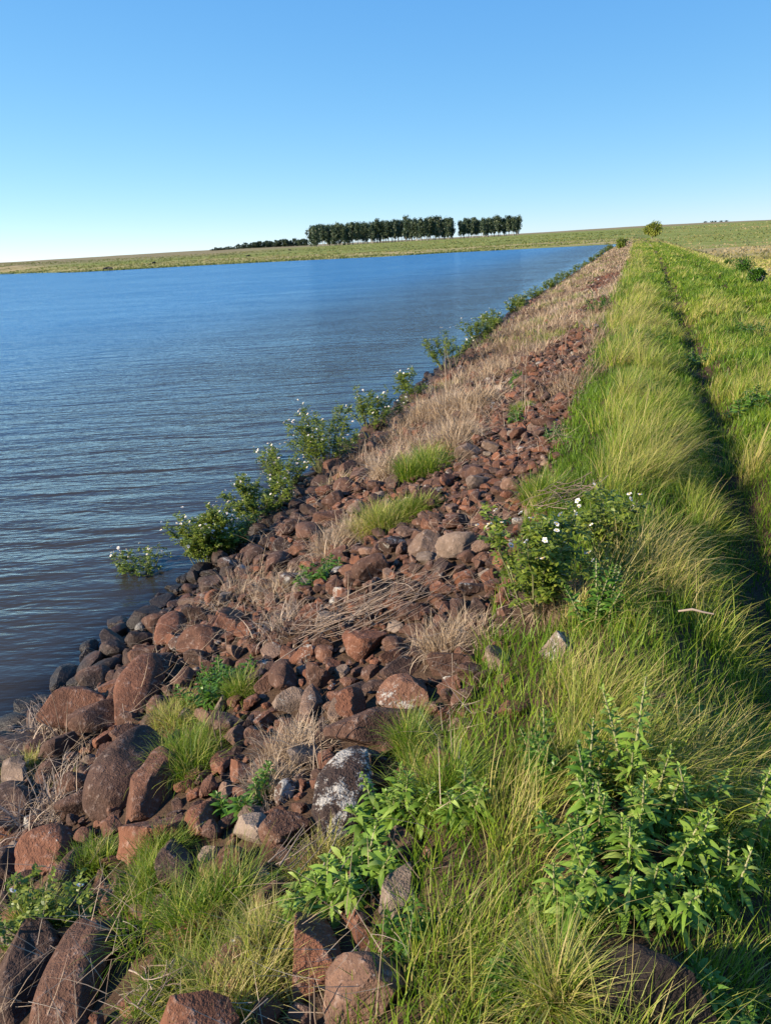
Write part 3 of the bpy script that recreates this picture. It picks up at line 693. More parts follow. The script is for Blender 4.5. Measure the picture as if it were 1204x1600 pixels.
def crest_grass():
    rg = np.random.default_rng(3)
    out = []
    # bands in s so density and blade width follow distance; (s0,s1)
    edges = [0.35, 3, 6, 10, 16, 26, 42, 70, 115, 170, 235]
    for s0, s1 in zip(edges[:-1], edges[1:]):
        sm = (s0 + s1) / 2; wd = max(0.0026, 0.00075 * sm)
        t0, t1 = -0.75, 4.8
        dens = 38 if sm < 3 else 30 if sm < 6 else 26 if sm < 10 else 26 * (10 / sm) ** 1.05
        n = int((s1 - s0) * (t1 - t0) * dens)
        s = rg.uniform(s0, s1, n); t = rg.uniform(t0, t1, n); x, y = xy(s, t)
        keep = in_view(x, y)
        # ragged lakeward edge
        edge = np.interp(s, [0, 1.5, 2.5, 4, 8, 14, 30, 60], [-.42, -.38, -.26, -.06, -.16, -.35, -.5, -.3]) + 0.35 * (fbm(s * 0.9, 2.2, 61) - 0.5)
        keep &= t > edge
        rc = rut_t(s)
        rut = np.exp(-(np.abs(t - rc) / (0.07 + .12 * fbm(s * 1.6, 4.4, 37))) ** 2.6)
        rut2 = np.exp(-((t - rc - 1.45) / 0.2) ** 2) * 0.8
        pc = fbm(x * 2.1, y * 2.1, 70, 2); clump = sstep(.34, .62, pc)
        keep &= rg.random(n) > np.maximum(rut * 0.86 * sstep(2.2, 3.6, s), rut2 * 0.8)
        keep &= rg.random(n) < .35 + .65 * clump
        # hand-kept clearing for the shaded rock and broad weeds in the foreground
        for (qx, qy, qr) in CLEAR: keep &= (x - qx) ** 2 + (y - qy) ** 2 > qr * qr
        x, y, s, t, rut, rut2, clump = x[keep], y[keep], s[keep], t[keep], rut[keep], rut2[keep], clump[keep]
        ridge = sstep(0.55, 0.30, t)
        pn = fbm(x * 0.9, y * 0.9, 71); pn2 = fbm(x * 0.25, y * 0.25, 73)
        h = ((0.28 + 0.16 * pn) * ridge + (0.13 + 0.18 * pn) * (1 - ridge)) * (.45 + .70 * clump)
        h = h * (0.60 + 0.34 * sstep(1.5, 5, s)) * (1 - 0.55 * rut) * (1 - 0.35 * rut2) * rg.uniform(.7, 1.2, len(x))
        tone = 0.43 + 0.8 * (pn2 - .5) + 0.8 * (pn - .5) + 0.12 * ridge + .10 * (clump - .5) + rg.normal(0, .07, len(x))
        dry = np.clip(0.32 * ridge + 1.2 * (fbm(x * 0.6, y * 0.6, 75) - 0.45), 0.02, .8)
        nb = np.full(len(x), 150 if sm < 3 else 110 if sm < 10 else 66 if sm < 30 else 34)
        rad = rg.uniform(.08, .17, len(x)) * (1 if sm < 16 else 1 + sm / 60)
        wid = np.full(len(x), wd)
        seg = 4 if sm < 16 else 3 if sm < 60 else 2
        out.append(tufts(x, y, rad, nb, h, tone, dry, wid, leanm=.20, bendm=1.05, wind=.55, rg=rg, seg=seg))
    V, F, A = cat_mesh(out)
    print('crest grass verts', len(V))
    tag(link('grass', new_mesh('grass', V, F, M['grass'], {'col': A})), 'long wind-combed green grass with straw tips along the dam crest', 'grass', kind='stuff')
    # short turf under the tussocks
    out = []
    for s0, s1 in zip(edges[:-1], edges[1:]):
        sm = (s0 + s1) / 2; dens = 3200 if sm < 6 else 1900 * (6 / sm) ** 1.35
        n = int((s1 - s0) * 5.2 * dens); s = rg.uniform(s0, s1, n); t = rg.uniform(-.6, 4.6, n); x, y = xy(s, t)
        keep = in_view(x, y) 
        for (qx, qy, qr) in CLEAR: keep &= (x - qx) ** 2 + (y - qy) ** 2 > qr * qr
        x, y, s, t = x[keep], y[keep], s[keep], t[keep]; n = len(x)
        rut = np.exp(-((t - rut_t(s)) / 0.2) ** 2)
        kk_ = rg.random(n) > rut * .45; x, y, s, t, rut = x[kk_], y[kk_], s[kk_], t[kk_], rut[kk_]; n = len(x)
        wd = max(0.004, 0.0011 * sm)
        out.append(blades(x, y, terrain(x, y), rg.uniform(.05, .15, n) * (1 - .5 * rut), rg.uniform(0, 6.28, n), rg.uniform(0, .5, n), rg.uniform(0, .9, n), np.full(n, wd) * rg.uniform(.7, 1.4, n),
                          np.clip(0.32 + .45 * (fbm(x * .5, y * .5, 79) - .5) + rg.normal(0, .12, n), 0, 1), rg.uniform(0, .3, n), seg=2, rg=rg))
    V, F, A = cat_mesh(out); print('turf', len(V))
    tag(link('turf', new_mesh('turf', V, F, M['grass'], {'col': A})), 'short green turf between the tall tussocks on the crest', 'turf', kind='stuff')

def bank_straw():
    """matted straw on the lakeward bank further along, plus sparse thatch among near rocks"""
    rg = np.random.default_rng(5); out = []; outg = []
    edges = [0.9, 2.5, 5, 8, 12, 18, 28, 45, 75, 120, 215]
    for s0, s1 in zip(edges[:-1], edges[1:]):
        sm = (s0 + s1) / 2; dens = 16 if sm < 12 else 16 * (12 / sm) ** 1.05
        n = int((s1 - s0) * 4.0 * dens); s = rg.uniform(s0, s1, n); t = rg.uniform(-4.3, -0.4, n); x, y = xy(s, t)
        tw = t_water(s)
        cover = fbm(s * 0.45, t * 0.9, 91)
        amount = 0.76 * sstep(7.0, 10.5, s) + .06
        amount = amount + .42 * sstep(6.5, 5.0, s)
        # bare red rubble strip just below the grass
        bare = np.exp(-((t + 1.6 - 0.02 * s) / 0.5) ** 2) * sstep(20, 9, s)
        red = np.exp(-((s - 38) / 7) ** 2 - ((t + 1.3) / .6) ** 2)
        keep = (cover > 0.78 - 0.5 * amount + 0.30 * bare + .5 * red - 0.06 * sstep(20, 50, s)) & (t > tw + 0.7) & in_view(x, y)
        x, y, s, t = x[keep], y[keep], s[keep], t[keep]; n = len(x)
        if n == 0: continue
        wd = max(0.003, 0.0007 * sm)
        nb = np.full(n, 95 if sm < 30 else 60)
        out.append(tufts(x, y, rg.uniform(.12, .26, n) * (.6 if sm < 5 else 1), nb, rg.uniform(.20, .40, n) * (.45 if sm < 5 else 1), np.clip(.48 + 1.5 * (fbm(x * .6, y * .6, 93) - .5) + rg.normal(0, .16, n), 0, 1), np.zeros(n), np.full(n, wd), leanm=.95, bendm=1.2, wind=.25, rg=rg, seg=3))
        g = fbm(x * .8, y * .8, 98) + rg.normal(0, .05, n) > (.62 if sm > 5 else .46)
        if g.any(): outg.append(tufts(x[g], y[g], rg.uniform(.15, .3, g.sum()) * (.6 if sm < 5 else 1), np.full(g.sum(), 60), rg.uniform(.15, .3, g.sum()) * (.6 if sm < 5 else 1), np.full(g.sum(), .45), np.full(g.sum(), .3), np.full(g.sum(), wd), rg=rg, seg=3))
    V, F, A = cat_mesh(out); print('straw', len(V))
    tag(link('dry_grass', new_mesh('dry_grass', V, F, M['straw'], {'col': A})), 'pinkish dead grass matted over the far part of the stony bank', 'dry grass', kind='stuff')
    V, F, A = cat_mesh(outg)
    tag(link('bank_grass', new_mesh('bank_grass', V, F, M['grass'], {'col': A})), 'thin green grass growing through the dead grass on the bank', 'grass', kind='stuff')
    # fine thatch of single dead stalks lying over the near stones
    n = 9500; s = .6 + 13 * rg.random(n) ** 1.3; t = rg.uniform(-3.6, -.45, n); x, y = xy(s, t)
    k = fbm(x * 1.4, y * 1.4, 95) > 0.50; x, y, s = x[k], y[k], s[k]; n = len(x)
    V, F, A = blades(x, y, terrain(x, y) + rg.uniform(.03, .12, n), rg.uniform(.07, .26, n), rg.uniform(0, 6.28, n), rg.uniform(.9, 1.6, n), rg.uniform(-.6, .9, n), np.full(n, .002) + .0004 * s, rg.uniform(.2, 1, n), np.zeros(n), seg=3, rg=rg)
    tag(link('thatch', new_mesh('thatch', V, F, M['straw'], {'col': A})), 'loose dead stalks strewn over the near stones', 'dead stalks', kind='stuff')

def field_grass():
    rg = np.random.default_rng(6); n = 16000
    s = 12 + 130 * rg.random(n) ** 1.3; t = 4.5 + 75 * rg.random(n) ** 1.2; x, y = xy(s, t)
    k = in_view(x, y, -1.0); x, y = x[k], y[k]; n = len(x); r = np.hypot(x, y)
    c = fbm(x * .06, y * .06, 97); green = c > .5
    V1 = tufts(x[~green], y[~green], np.full((~green).sum(), .35), np.full((~green).sum(), 9), rg.uniform(.15, .4, (~green).sum()), rg.uniform(.62, .95, (~green).sum()), np.full((~green).sum(), .6), .0016 * r[~green] + .01, rg=rg, seg=2)
    V2 = tufts(x[green], y[green], np.full(green.sum(), .35), np.full(green.sum(), 9), rg.uniform(.15, .35, green.sum()), rg.uniform(.35, .6, green.sum()), np.full(green.sum(), .3), .0016 * r[green] + .01, rg=rg, seg=2)
    V, F, A = cat_mesh([V1, V2])
    tag(link('field_grass', new_mesh('field_grass', V, F, M['grass'], {'col': A})), 'rough tan and green grass of the low field behind the dam', 'grass', kind='stuff')

def far_shore_grass():
    rg = np.random.default_rng(61); n = 42000
    az = np.radians(rg.uniform(-29, 29, n)); R0 = shore_r(np.degrees(az)); left = np.degrees(az) < 17.6
    r = np.where(left, R0 + 1 + 420 * rg.random(n) ** 1.8, 130 + 600 * rg.random(n) ** 1.4)
    x, y = r * np.sin(az), r * np.cos(az); k = fbm(x * .03, y * .05, 62) + rg.normal(0, .08, n) > .47; x, y, r, left = x[k], y[k], r[k], left[k]; n = len(x)
    near = (r - shore_r(az_of(x, y))) < 6
    tone = np.where(near & left, rg.uniform(.1, .5, n), np.clip(.45 + 1.2 * (fbm(x * .012, y * .03, 63) - .5) + .28 * (~left) + rg.normal(0, .05, n), 0, 1))
    V, F, A = blades(x, y, terrain(x, y) - .05, rg.uniform(.2, .55, n), rg.uniform(0, 6.28, n), rg.uniform(0, .3, n), rg.uniform(0, .6, n), rg.uniform(.25, .9, n) * (r / 350) ** .5, tone, rg.uniform(0, .5, n), seg=2, tipw=.5, rg=rg)
    tag(link('far_grass', new_mesh('far_grass', V, F, M['field'], {'col': A})), 'coarse green and tan grass on the far shore and low field', 'grass', kind='stuff')

# hand-placed tussocks among the stones: (u, v, width px, height m, kind g/s/t, label)
TUSS = [
 (300,1190,130,.20,'g','green grass clump right of the largest smooth boulder'),
 (270,1120,80,.14,'m','yellowish grass tuft below the dark leafy weed'),
 (335,1430,170,.22,'g','biggest dark green tussock in the foreground among the stones'),
 (230,1390,70,.15,'g','bright green tuft beside the narrow orange-brown rock'),
 (380,1550,190,.20,'m','shaggy straw-streaked tussock at the lower edge left of the split rock'),
 (250,1560,80,.13,'g','short bright grass beside the long speckled boulder'),
 (60,1445,60,.18,'g','thin grey-green blades among the dark boulders in the corner'),
 (150,1340,70,.13,'g','sparse long blades between the stacked rocks and the long pitted boulder'),
 (455,1175,110,.16,'s','round straw nest of pale dead grass above the grey-brown cracked rock'),
 (435,1215,90,.12,'s','flattened dead grass below the round straw nest'),
 (440,975,110,.16,'d','tangled dead grass behind the dark leafy weed'),
 (435,918,95,.13,'s','bleached straw pad beside the low leafy weed on the bank'),
 (700,1000,115,.17,'s','fan of straw stems spread over rubble below the flowering shrub'),
 (545,845,90,.24,'s','thick straw clump hanging over boulders near the lake'),
 (600,820,110,.26,'m','green-topped straw clump right of the thick straw clump'),
 (640,800,60,.18,'g','small bright green grass patch behind the square block'),
 (665,735,110,.28,'g','bright green grass patch halfway up the stony bank'),
 (615,735,70,.34,'s','straw clump left of the bright green grass patch'),
 (715,690,90,.34,'s','pale straw clump above the bright green grass patch'),
 (735,635,110,.40,'s','broad pinkish straw clump beyond the rubble strip'),
 (690,645,80,.38,'s','tall straw clump nearest the lake beyond the leaning bush'),
 (655,655,50,.3,'s','small straw clump behind the black wet boulder'),
 (850,775,100,.22,'g','loose green tuft above the big flowering shrub'),
 (815,640,24,.14,'g','tiny green weed tuft on the rubble strip'),
 (500,1350,100,.12,'m','thin dry grass beneath the grey-brown cracked rock'),
 (90,1130,90,.2,'d','bleached bending stalks at the water beside the flat brown rock'),
 (65,1275,110,.2,'d','tangle of bleached dry stalks at the picture edge'),
 (40,1205,60,.14,'m','yellow-green tuft between the two bleached stalk tangles'),
 (650,1170,80,.2,'g','thin green blades in front of the rusty orange rock'),
 (690,1240,120,.22,'g','green tuft beside the pale leafy weed on the verge'),
 (380,1080,60,.14,'g','small blue-green grass right of the dark leafy weed'),
 (860,945,60,.2,'s','dead stems under the big flowering shrub'),
 (255,1330,80,.13,'g','fresh green blades left of the tan rounded rock in grass'),
 (868,1565,70,.22,'m','tall straw-tipped grass shading the big pitted rock'),
 (420,1460,80,.14,'m','straw-tipped blades behind the large split rock'),
]
def tussocks():
    for i, (u, v, wp, h, k, label) in enumerate(TUSS):
        rg = np.random.default_rng(900 + i)
        p, d = at(u, v, lift=.04); rad = wp * d / FPX / 2
        nb = int(min(2400, 3200 * (rad * 2 + .1) * (1 if k != 'd' else .22)))
        wd = max(.0030, .0008 * d)
        one = lambda q: np.array([q])
        cx, cy = one(0.0), one(0.0)
        kw = dict(rg=rg, base=np.array([0.0]), seg=5)
        n = 9
        cx = rg.normal(0, rad * .38, n); cy = rg.normal(0, rad * .38, n)
        bz = terrain(cx + p[0], cy + p[1]) - p[2] + .015
        kw['base'] = bz
        f = lambda q: np.full(n, float(q))
        cnt = np.full(n, nb // n)
        if k == 'g': parts = [tufts(cx, cy, f(rad * .42), cnt, f(h), rg.uniform(.25, .55, n), f(.25), f(wd), leanm=.38, bendm=1.2, wind=.25, **kw)]
        elif k == 'm': parts = [tufts(cx, cy, f(rad * .42), cnt, f(h), rg.uniform(.45, .8, n), f(.7), f(wd), leanm=.5, bendm=1.2, wind=.25, **kw)]
        elif k == 's': parts = [tufts(cx, cy, f(rad * .45), cnt, f(h), rg.uniform(.45, .9, n), f(0), f(wd), leanm=.75, bendm=1.3, wind=.3, **kw)]
        else: parts = [tufts(cx, cy, f(rad * .45), cnt, f(h * 1.3), rg.uniform(.4, .95, n), f(0), f(wd * 1.5), leanm=.8, bendm=1.9, wind=.3, **kw)]
        V, F, A = cat_mesh(parts)
        mt = M['grass'] if k in 'gm' else M['straw'] if k == 's' else M['twig']
        nm = 'grass_tussock' if k in 'gm' else 'straw_tuft'
        o = link(nm, new_mesh(nm, V, F, mt, {'col': A}), loc=tuple(p)); tag(o, label, 'grass clump' if k in 'gm' else 'dry grass clump', 'tufts among the stones')

# leaves as curved 6-vertex blades --------------------------------------------------------
def leaf_cloud(P, D, L, W, tone, rg, droop=.5, seg=3):
    """lance leaves. P base points (n,3), D unit direction (n,3), L length, W width -> V,F,A"""
    n = len(P); k = seg + 1
    u = np.linspace(0, 1, k)
    upv = np.array([0, 0, 1.0])
    side = np.cross(D, upv); ln = np.linalg.norm(side, axis=1, keepdims=True); side = np.where(ln > .05, side / np.maximum(ln, 1e-6), np.array([1.0, 0, 0]))
    roll = rg.normal(0, .5, n)[:, None]
    nrm = np.cross(side, D); side = side * np.cos(roll) + nrm * np.sin(roll)
    prof = np.array([.22, .95, .8, .06]) if seg == 3 else np.array([.2, .75, 1.0, .7, .06]) if seg == 4 else np.array([.35, 1.0, .1])
    V = []
    for i in range(k):
        c = P + D * (L[:, None] * u[i]) - upv * (L[:, None] * droop * u[i] ** 2 * .6)
        wv = side * (W[:, None] * prof[i] * .5)
        cup = nrm * (W[:, None] * prof[i] * .18)
        V.append(c - wv + cup); V.append(c + wv + cup)
    V = np.stack(V, 1).reshape(-1, 3)
    b = (np.arange(n) * 2 * k)[:, None]; j = np.arange(seg)[None, :] * 2
    F = np.stack([b + j, b + j + 1, b + j + 3, b + j + 2], -1).reshape(-1, 4)
    A = np.stack([np.repeat(tone, 2 * k), np.tile(np.repeat(u, 2), n), np.zeros(n * 2 * k)], -1)
    return V, F, A
def tube(pts, radii, sides=5, tone=.5):
    pts = np.asarray(pts, float); k = len(pts)
    T = np.gradient(pts, axis=0); T /= np.maximum(np.linalg.norm(T, axis=1, keepdims=True), 1e-9)
    ref = np.array([.3, .2, 1.0]) if abs(T[0][2]) < .9 else np.array([1.0, .1, 0])
    S = np.cross(T, ref); S /= np.maximum(np.linalg.norm(S, axis=1, keepdims=True), 1e-9); B = np.cross(T, S)
    a = np.arange(sides) / sides * 2 * math.pi
    V = (pts[:, None] + np.asarray(radii)[:, None, None] * (S[:, None] * np.cos(a)[None, :, None] + B[:, None] * np.sin(a)[None, :, None])).reshape(-1, 3)
    i, j = np.meshgrid(np.arange(k - 1), np.arange(sides), indexing='ij'); j2 = (j + 1) % sides
    F = np.stack([i * sides + j, i * sides + j2, (i + 1) * sides + j2, (i + 1) * sides + j], -1).reshape(-1, 4)
    A = np.zeros((len(V), 3)); A[:, 0] = tone; A[:, 1] = np.repeat(np.linspace(0, 1, k), sides)
    return V, F, A
def unit(v): return v / np.maximum(np.linalg.norm(v, axis=-1, keepdims=True), 1e-9)

def leafy_weed(name, p, rad, h, nst, leaf, rg, mat, spread=.5, dens=1.0):
    """several upright stems carrying spirals of lance leaves"""
    root = bpy.data.objects.new(name, None); C.objects.link(root); root.location = tuple(p); root.empty_display_size = .05
    sv, lv = [], []
    for k in range(nst):
        a = rg.uniform(0, 6.28); q = math.sqrt(rg.random()) * rad * .75
        b0 = np.array([q * math.cos(a), q * math.sin(a), 0.0]); b0[2] = hgt(p[0] + b0[0], p[1] + b0[1]) - p[2]
        hh = h * rg.uniform(.55, 1.1); out = np.array([math.cos(a), math.sin(a), 0]) * spread * q / max(rad, .01) * hh + rg.normal(0, .06, 3) * hh
        tt = np.linspace(0, 1, 6)[:, None]
        pts = b0 + np.array([0, 0, hh]) * tt + out * tt ** 1.5
        sv.append(tube(pts, np.linspace(.0045, .0018, 6) * (1 + h), 5, rg.uniform(.3, .8)))
        nl = int((16 + hh / leaf * 9) * dens)
        f = np.linspace(.06, 1, nl) ** .8
        P = np.stack([np.interp(f, tt[:, 0], pts[:, c]) for c in range(3)], 1)
        ang = np.arange(nl) * 2.4 + rg.uniform(0, 6) + rg.normal(0, .2, nl)
        el = np.interp(f, [0, .6, 1], [.15, .55, 1.25]) + rg.normal(0, .15, nl)
        D = np.stack([np.cos(ang) * np.cos(el), np.sin(ang) * np.cos(el), np.sin(el)], 1)
        L = leaf * np.interp(f, [0, .25, .75, 1], [.9, 1.25, .85, .38]) * rg.uniform(.75, 1.25, nl)
        lv.append(leaf_cloud(P, D, L, L * rg.uniform(.17, .30, nl), np.where(rg.random(nl) < .04, 1.0, np.clip(.42 + .45 * (f - .5) + rg.normal(0, .2, nl), 0, 1)), rg, droop=rg.uniform(.5, 1.1), seg=4))
    V, F, A = cat_mesh(sv); link('stem', new_mesh('stem', V, F, M['stem'], {'col': A}, True), root)
    V, F, A = cat_mesh(lv); link('foliage', new_mesh('foliage', V, F, mat, {'col': A}), root)
    return root
# (u,v,width px,height m,n stems,leaf m,pale?,label)
WEEDS = [
 (345,1075,130,.16,26,.065,0,'dense dark leafy weed among boulders near the water'),
 (495,900,95,.14,14,.07,0,'low bright leafy weed on the bank beside the straw pad'),
 (990,1350,220,.18,20,.060,1,'large pale leafy weed spreading in the foreground grass'),
 (985,1215,40,.34,3,.055,1,'tall single-stemmed weed rising behind the large pale weed'),
 (920,1235,50,.26,4,.055,0,'short upright weed left of the tall single-stemmed one'),
 (1075,1265,50,.28,3,.055,1,'slanting weed spire right of the large pale weed'),
 (1160,1290,60,.26,4,.055,1,'pale weed spire nearest the right side of the picture'),
 (850,1190,90,.22,8,.05,0,'dark green weed in the shade of the overhanging ridge grass'),
 (620,1290,120,.22,14,.07,1,'pale broad-leaved weed beside the lichen-streaked rock'),
 (500,1400,110,.16,9,.075,1,'broad-leaved rosette weed above the large split rock'),
 (560,1370,90,.18,8,.07,1,'broad-leaved weed between the rosette and the pale stone'),
 (390,1245,100,.12,9,.06,0,'dark leafy weed under the straw nest'),
 (930,960,60,.24,8,.055,0,'slender-leaved green weed growing on the ridge by the shrub'),
 (780,1540,60,.12,4,.05,0,'small leafy weed in the shadow near the lower edge'),
 (805,600,22,.25,5,.09,0,'dark green weed alone on the far rubble strip'),
 (808,655,22,.18,5,.07,0,'bright small weed below the far dark weed'),
 (865,685,30,.2,6,.06,0,'little green weed at the grass edge over the rubble'),
 (1120,1590,80,.16,6,.06,0,'broad dark leaves in the lower corner beside the big pitted rock'),
 (935,485,40,.5,9,.12,0,'dark weed clump where straw meets green grass far up'),
 (1165,640,70,.24,10,.09,0,'broad weed patch right of the wheel rut'),
 (1090,570,60,.22,8,.09,0,'weed patch on the strip between the ruts'),
 (905,1300,110,.16,9,.05,0,'dark small-leaved weeds in the shaded hollow left of the large pale weed'),
 (1100,1150,80,.14,7,.05,0,'low leafy weed in the grass above the weed spires'),
 (1010,1130,70,.12,6,.05,0,'flat leafy weed by the dark half-buried rock'),
 (1175,520,60,.2,7,.1,0,'bushy weed at the right side far along the crest'),
 (1040,700,60,.16,7,.07,0,'leafy weed in the combed grass beside the wheel rut'),
 (1010,530,50,.2,7,.09,0,'leafy weed in the long grass left of the rut far up'),
 (870,1420,60,.18,5,.055,1,'narrow pale weed left below the large pale weed'),
 (1130,1400,70,.16,6,.055,1,'loose pale weed right of the large pale weed near the picture edge'),
 (1010,1270,80,.22,5,.058,1,'upright pale spires directly behind the large pale weed'),
 (720,1270,60,.16,5,.055,1,'leafy weed at the verge right of the broad-leaved clumps'),
 (640,1470,50,.12,4,.05,0,'tiny leafy weed right of the split rock'),
]
def weeds():
    for i, (u, v, wp, h, ns, lf, pale, label) in enumerate(WEEDS):
        rg = np.random.default_rng(1300 + i); p, d = at(u, v + h * 0.35 * FPX / max(at(u, v)[1], 1) * .6)
        rad = wp * d / FPX / 2
        o = leafy_weed('leafy_weed', p, rad, h, ns, lf, rg, M['palegreen'] if pale else M['weed'])
        tag(o, label, 'weed', 'leafy weeds')

def flower_mesh():
    V, F, A = [], [], []
    P = np.zeros((5, 3)); a = np.arange(5) * 2 * math.pi / 5; D = np.stack([np.cos(a) * .85, np.sin(a) * .85, np.full(5, .5)], 1)
    rg = np.random.default_rng(1)
    V, F, A = leaf_cloud(P, D, np.full(5, .021), np.full(5, .021), np.full(5, .5), rg, droop=.2, seg=4)
    pet = new_mesh('petals', V, F, M['petal'], {'col': A}, True)
    VI, FI = ICO[2]; cen = new_mesh('centre', VI * .006 + np.array([0, 0, .006]), FI, M['pollen'], None, True)
    return pet, cen
def flowering_shrub(name, p, rad, h, nst, rg, nfl, lod=1.0, stemh=0.0, sub_centre=True, dense=2.2, maxfl=90, fsc=1.0):
    root = bpy.data.objects.new(name, None); C.objects.link(root); root.location = tuple(p); root.empty_display_size = .05
    sv, lv, tips = [], [], []
    leaf = .024 / lod ** .5 if lod >= 1 else .024 / lod
    for k in range(nst):
        a = rg.uniform(0, 6.28); q = math.sqrt(rg.random())
        hh = h * rg.uniform(.55, 1.05) * (1 - .3 * q)
        b0 = np.array([math.cos(a), math.sin(a), 0]) * q * rad * .25
        b0[2] = max(hgt(p[0] + b0[0], p[1] + b0[1]), -.3) - p[2] if name != 'x' else 0
        endp = np.array([math.cos(a) * q * rad, math.sin(a) * q * rad, hh])
        tt = np.linspace(0, 1, 7)[:, None]
        pts = b0 * (1 - tt) + endp * tt + np.array([0, 0, .12 * hh]) * np.sin(tt * math.pi) + rg.normal(0, .02, (7, 3)) * hh * tt
        sv.append(tube(pts, np.linspace(.004, .0013, 7) * (.7 + h) / min(1, lod * 1.3), 4, rg.uniform(.1, .6)))
        tips.append(pts[-1])
        nside = max(3, int(hh / .05 * dense * (1 if lod >= 1 else .6)))
        f = rg.uniform(.22 + stemh, 1, nside)
        B = np.stack([np.interp(f, tt[:, 0], pts[:, c]) for c in range(3)], 1)
        for b_ in B:
            ad = rg.uniform(0, 6.28); ln = rg.uniform(.05, .12) * (1 if lod >= 1 else 1.3)
            D = unit(np.array([math.cos(ad), math.sin(ad), rg.uniform(-.1, .8)]))
            if rg.random() < .35: tips.append(b_ + D * ln)
            # compound leaf: paired leaflets along a rachis
            for sub in range(2):
                D2 = unit(D + rg.normal(0, .45, 3)); ln2 = ln * rg.uniform(.6, 1)
                npair = max(2, int(6 * min(1, lod))); g = np.linspace(.25, 1, npair)
                P = np.repeat(b_ + D2 * (g * ln2)[:, None], 2, 0)
                side = unit(np.cross(D2, [0, 0, 1.0])); sg = np.tile([1, -1], npair)[:, None]
                DD = unit(side * sg + D2 * .6 + rg.normal(0, .25, (2 * npair, 3)))
                L = np.full(2 * npair, leaf) * rg.uniform(.7, 1.3, 2 * npair)
                lv.append(leaf_cloud(P, DD, L, L * .55, np.clip(.45 + rg.normal(0, .2, 2 * npair) + .15 * (b_[2] / max(h, .1) - .5), 0, 1), rg, droop=.3, seg=2))
    V, F, A = cat_mesh(sv); link('stem', new_mesh('stem', V, F, M['stem'], {'col': A}, True), root)
    V, F, A = cat_mesh(lv); link('foliage', new_mesh('foliage', V, F, M['shrub'], {'col': A}), root)
    tips = np.array(tips)
    # flowers prefer the outer and upper tips
    sc_ = tips[:, 2] / h + np.hypot(tips[:, 0], tips[:, 1]) / rad * .5 + rg.normal(0, .25, len(tips))
    for q in np.argsort(-sc_)[:min(nfl, maxfl)]:
        f = bpy.data.objects.new('flower', PETAL); C.objects.link(f); f.parent = root; f.location = tuple(tips[q] * 1.04 + [0, 0, .015])
        f.rotation_euler = (rg.uniform(-.9, .9), rg.uniform(-.9, .9), rg.uniform(0, 6)); sc = fsc * rg.uniform(.55, .95) * (1 if lod >= 1 else 1.25); f.scale = (sc, sc, sc)
        if sub_centre:
            c_ = bpy.data.objects.new('centre', POLLEN); C.objects.link(c_); c_.parent = f
    return root
# (u_base, v_base, width px, height px, stems, flowers, lod, stemh, label)
SHRUBS = [
 (838,965,185,200,17,26,1.0,0,'big flowering shrub with white blossoms on the stony bank'),
 (945,870,110,110,12,10,1.0,0,'smaller flowering shrub at the grass edge beyond the big one'),
 (75,1470,130,90,9,2,1.2,0,'straggly low plant with a white and yellow flower in the corner'),
 (215,890,70,44,9,7,1.0,0,'small white-flowered plant standing out in the lake'),
 (322,885,80,96,15,13,1.0,.1,'bushy white-flowered shrub at the water edge, left of the pair'),
 (352,872,80,90,13,10,1.0,.1,'right-hand bushy white-flowered shrub of the waterside pair'),
 (405,820,90,80,14,10,1.0,.1,'airy flowering shrub behind the waterside pair'),
 (448,770,70,75,9,10,.9,.3,'sparse tall flowering stems left of the tallest waterside shrub'),
 (512,740,90,110,17,18,.9,.1,'tallest waterside shrub, thickly flowering beside the oval boulder'),
 (420,722,40,30,6,3,.9,.2,'little flowering stem leaning low over the water'),
 (585,700,75,90,10,12,.8,.35,'flowering bush on bare stems standing in the water'),
 (645,645,44,62,7,5,.7,.35,'small bush leaning over the water beyond the black boulder'),
 (702,590,60,64,9,6,.6,.4,'far bush on bare legs in the water, first past the boulders'),
 (752,555,50,56,9,5,.6,.3,'far waterside bush right after the bare-legged one'),
]
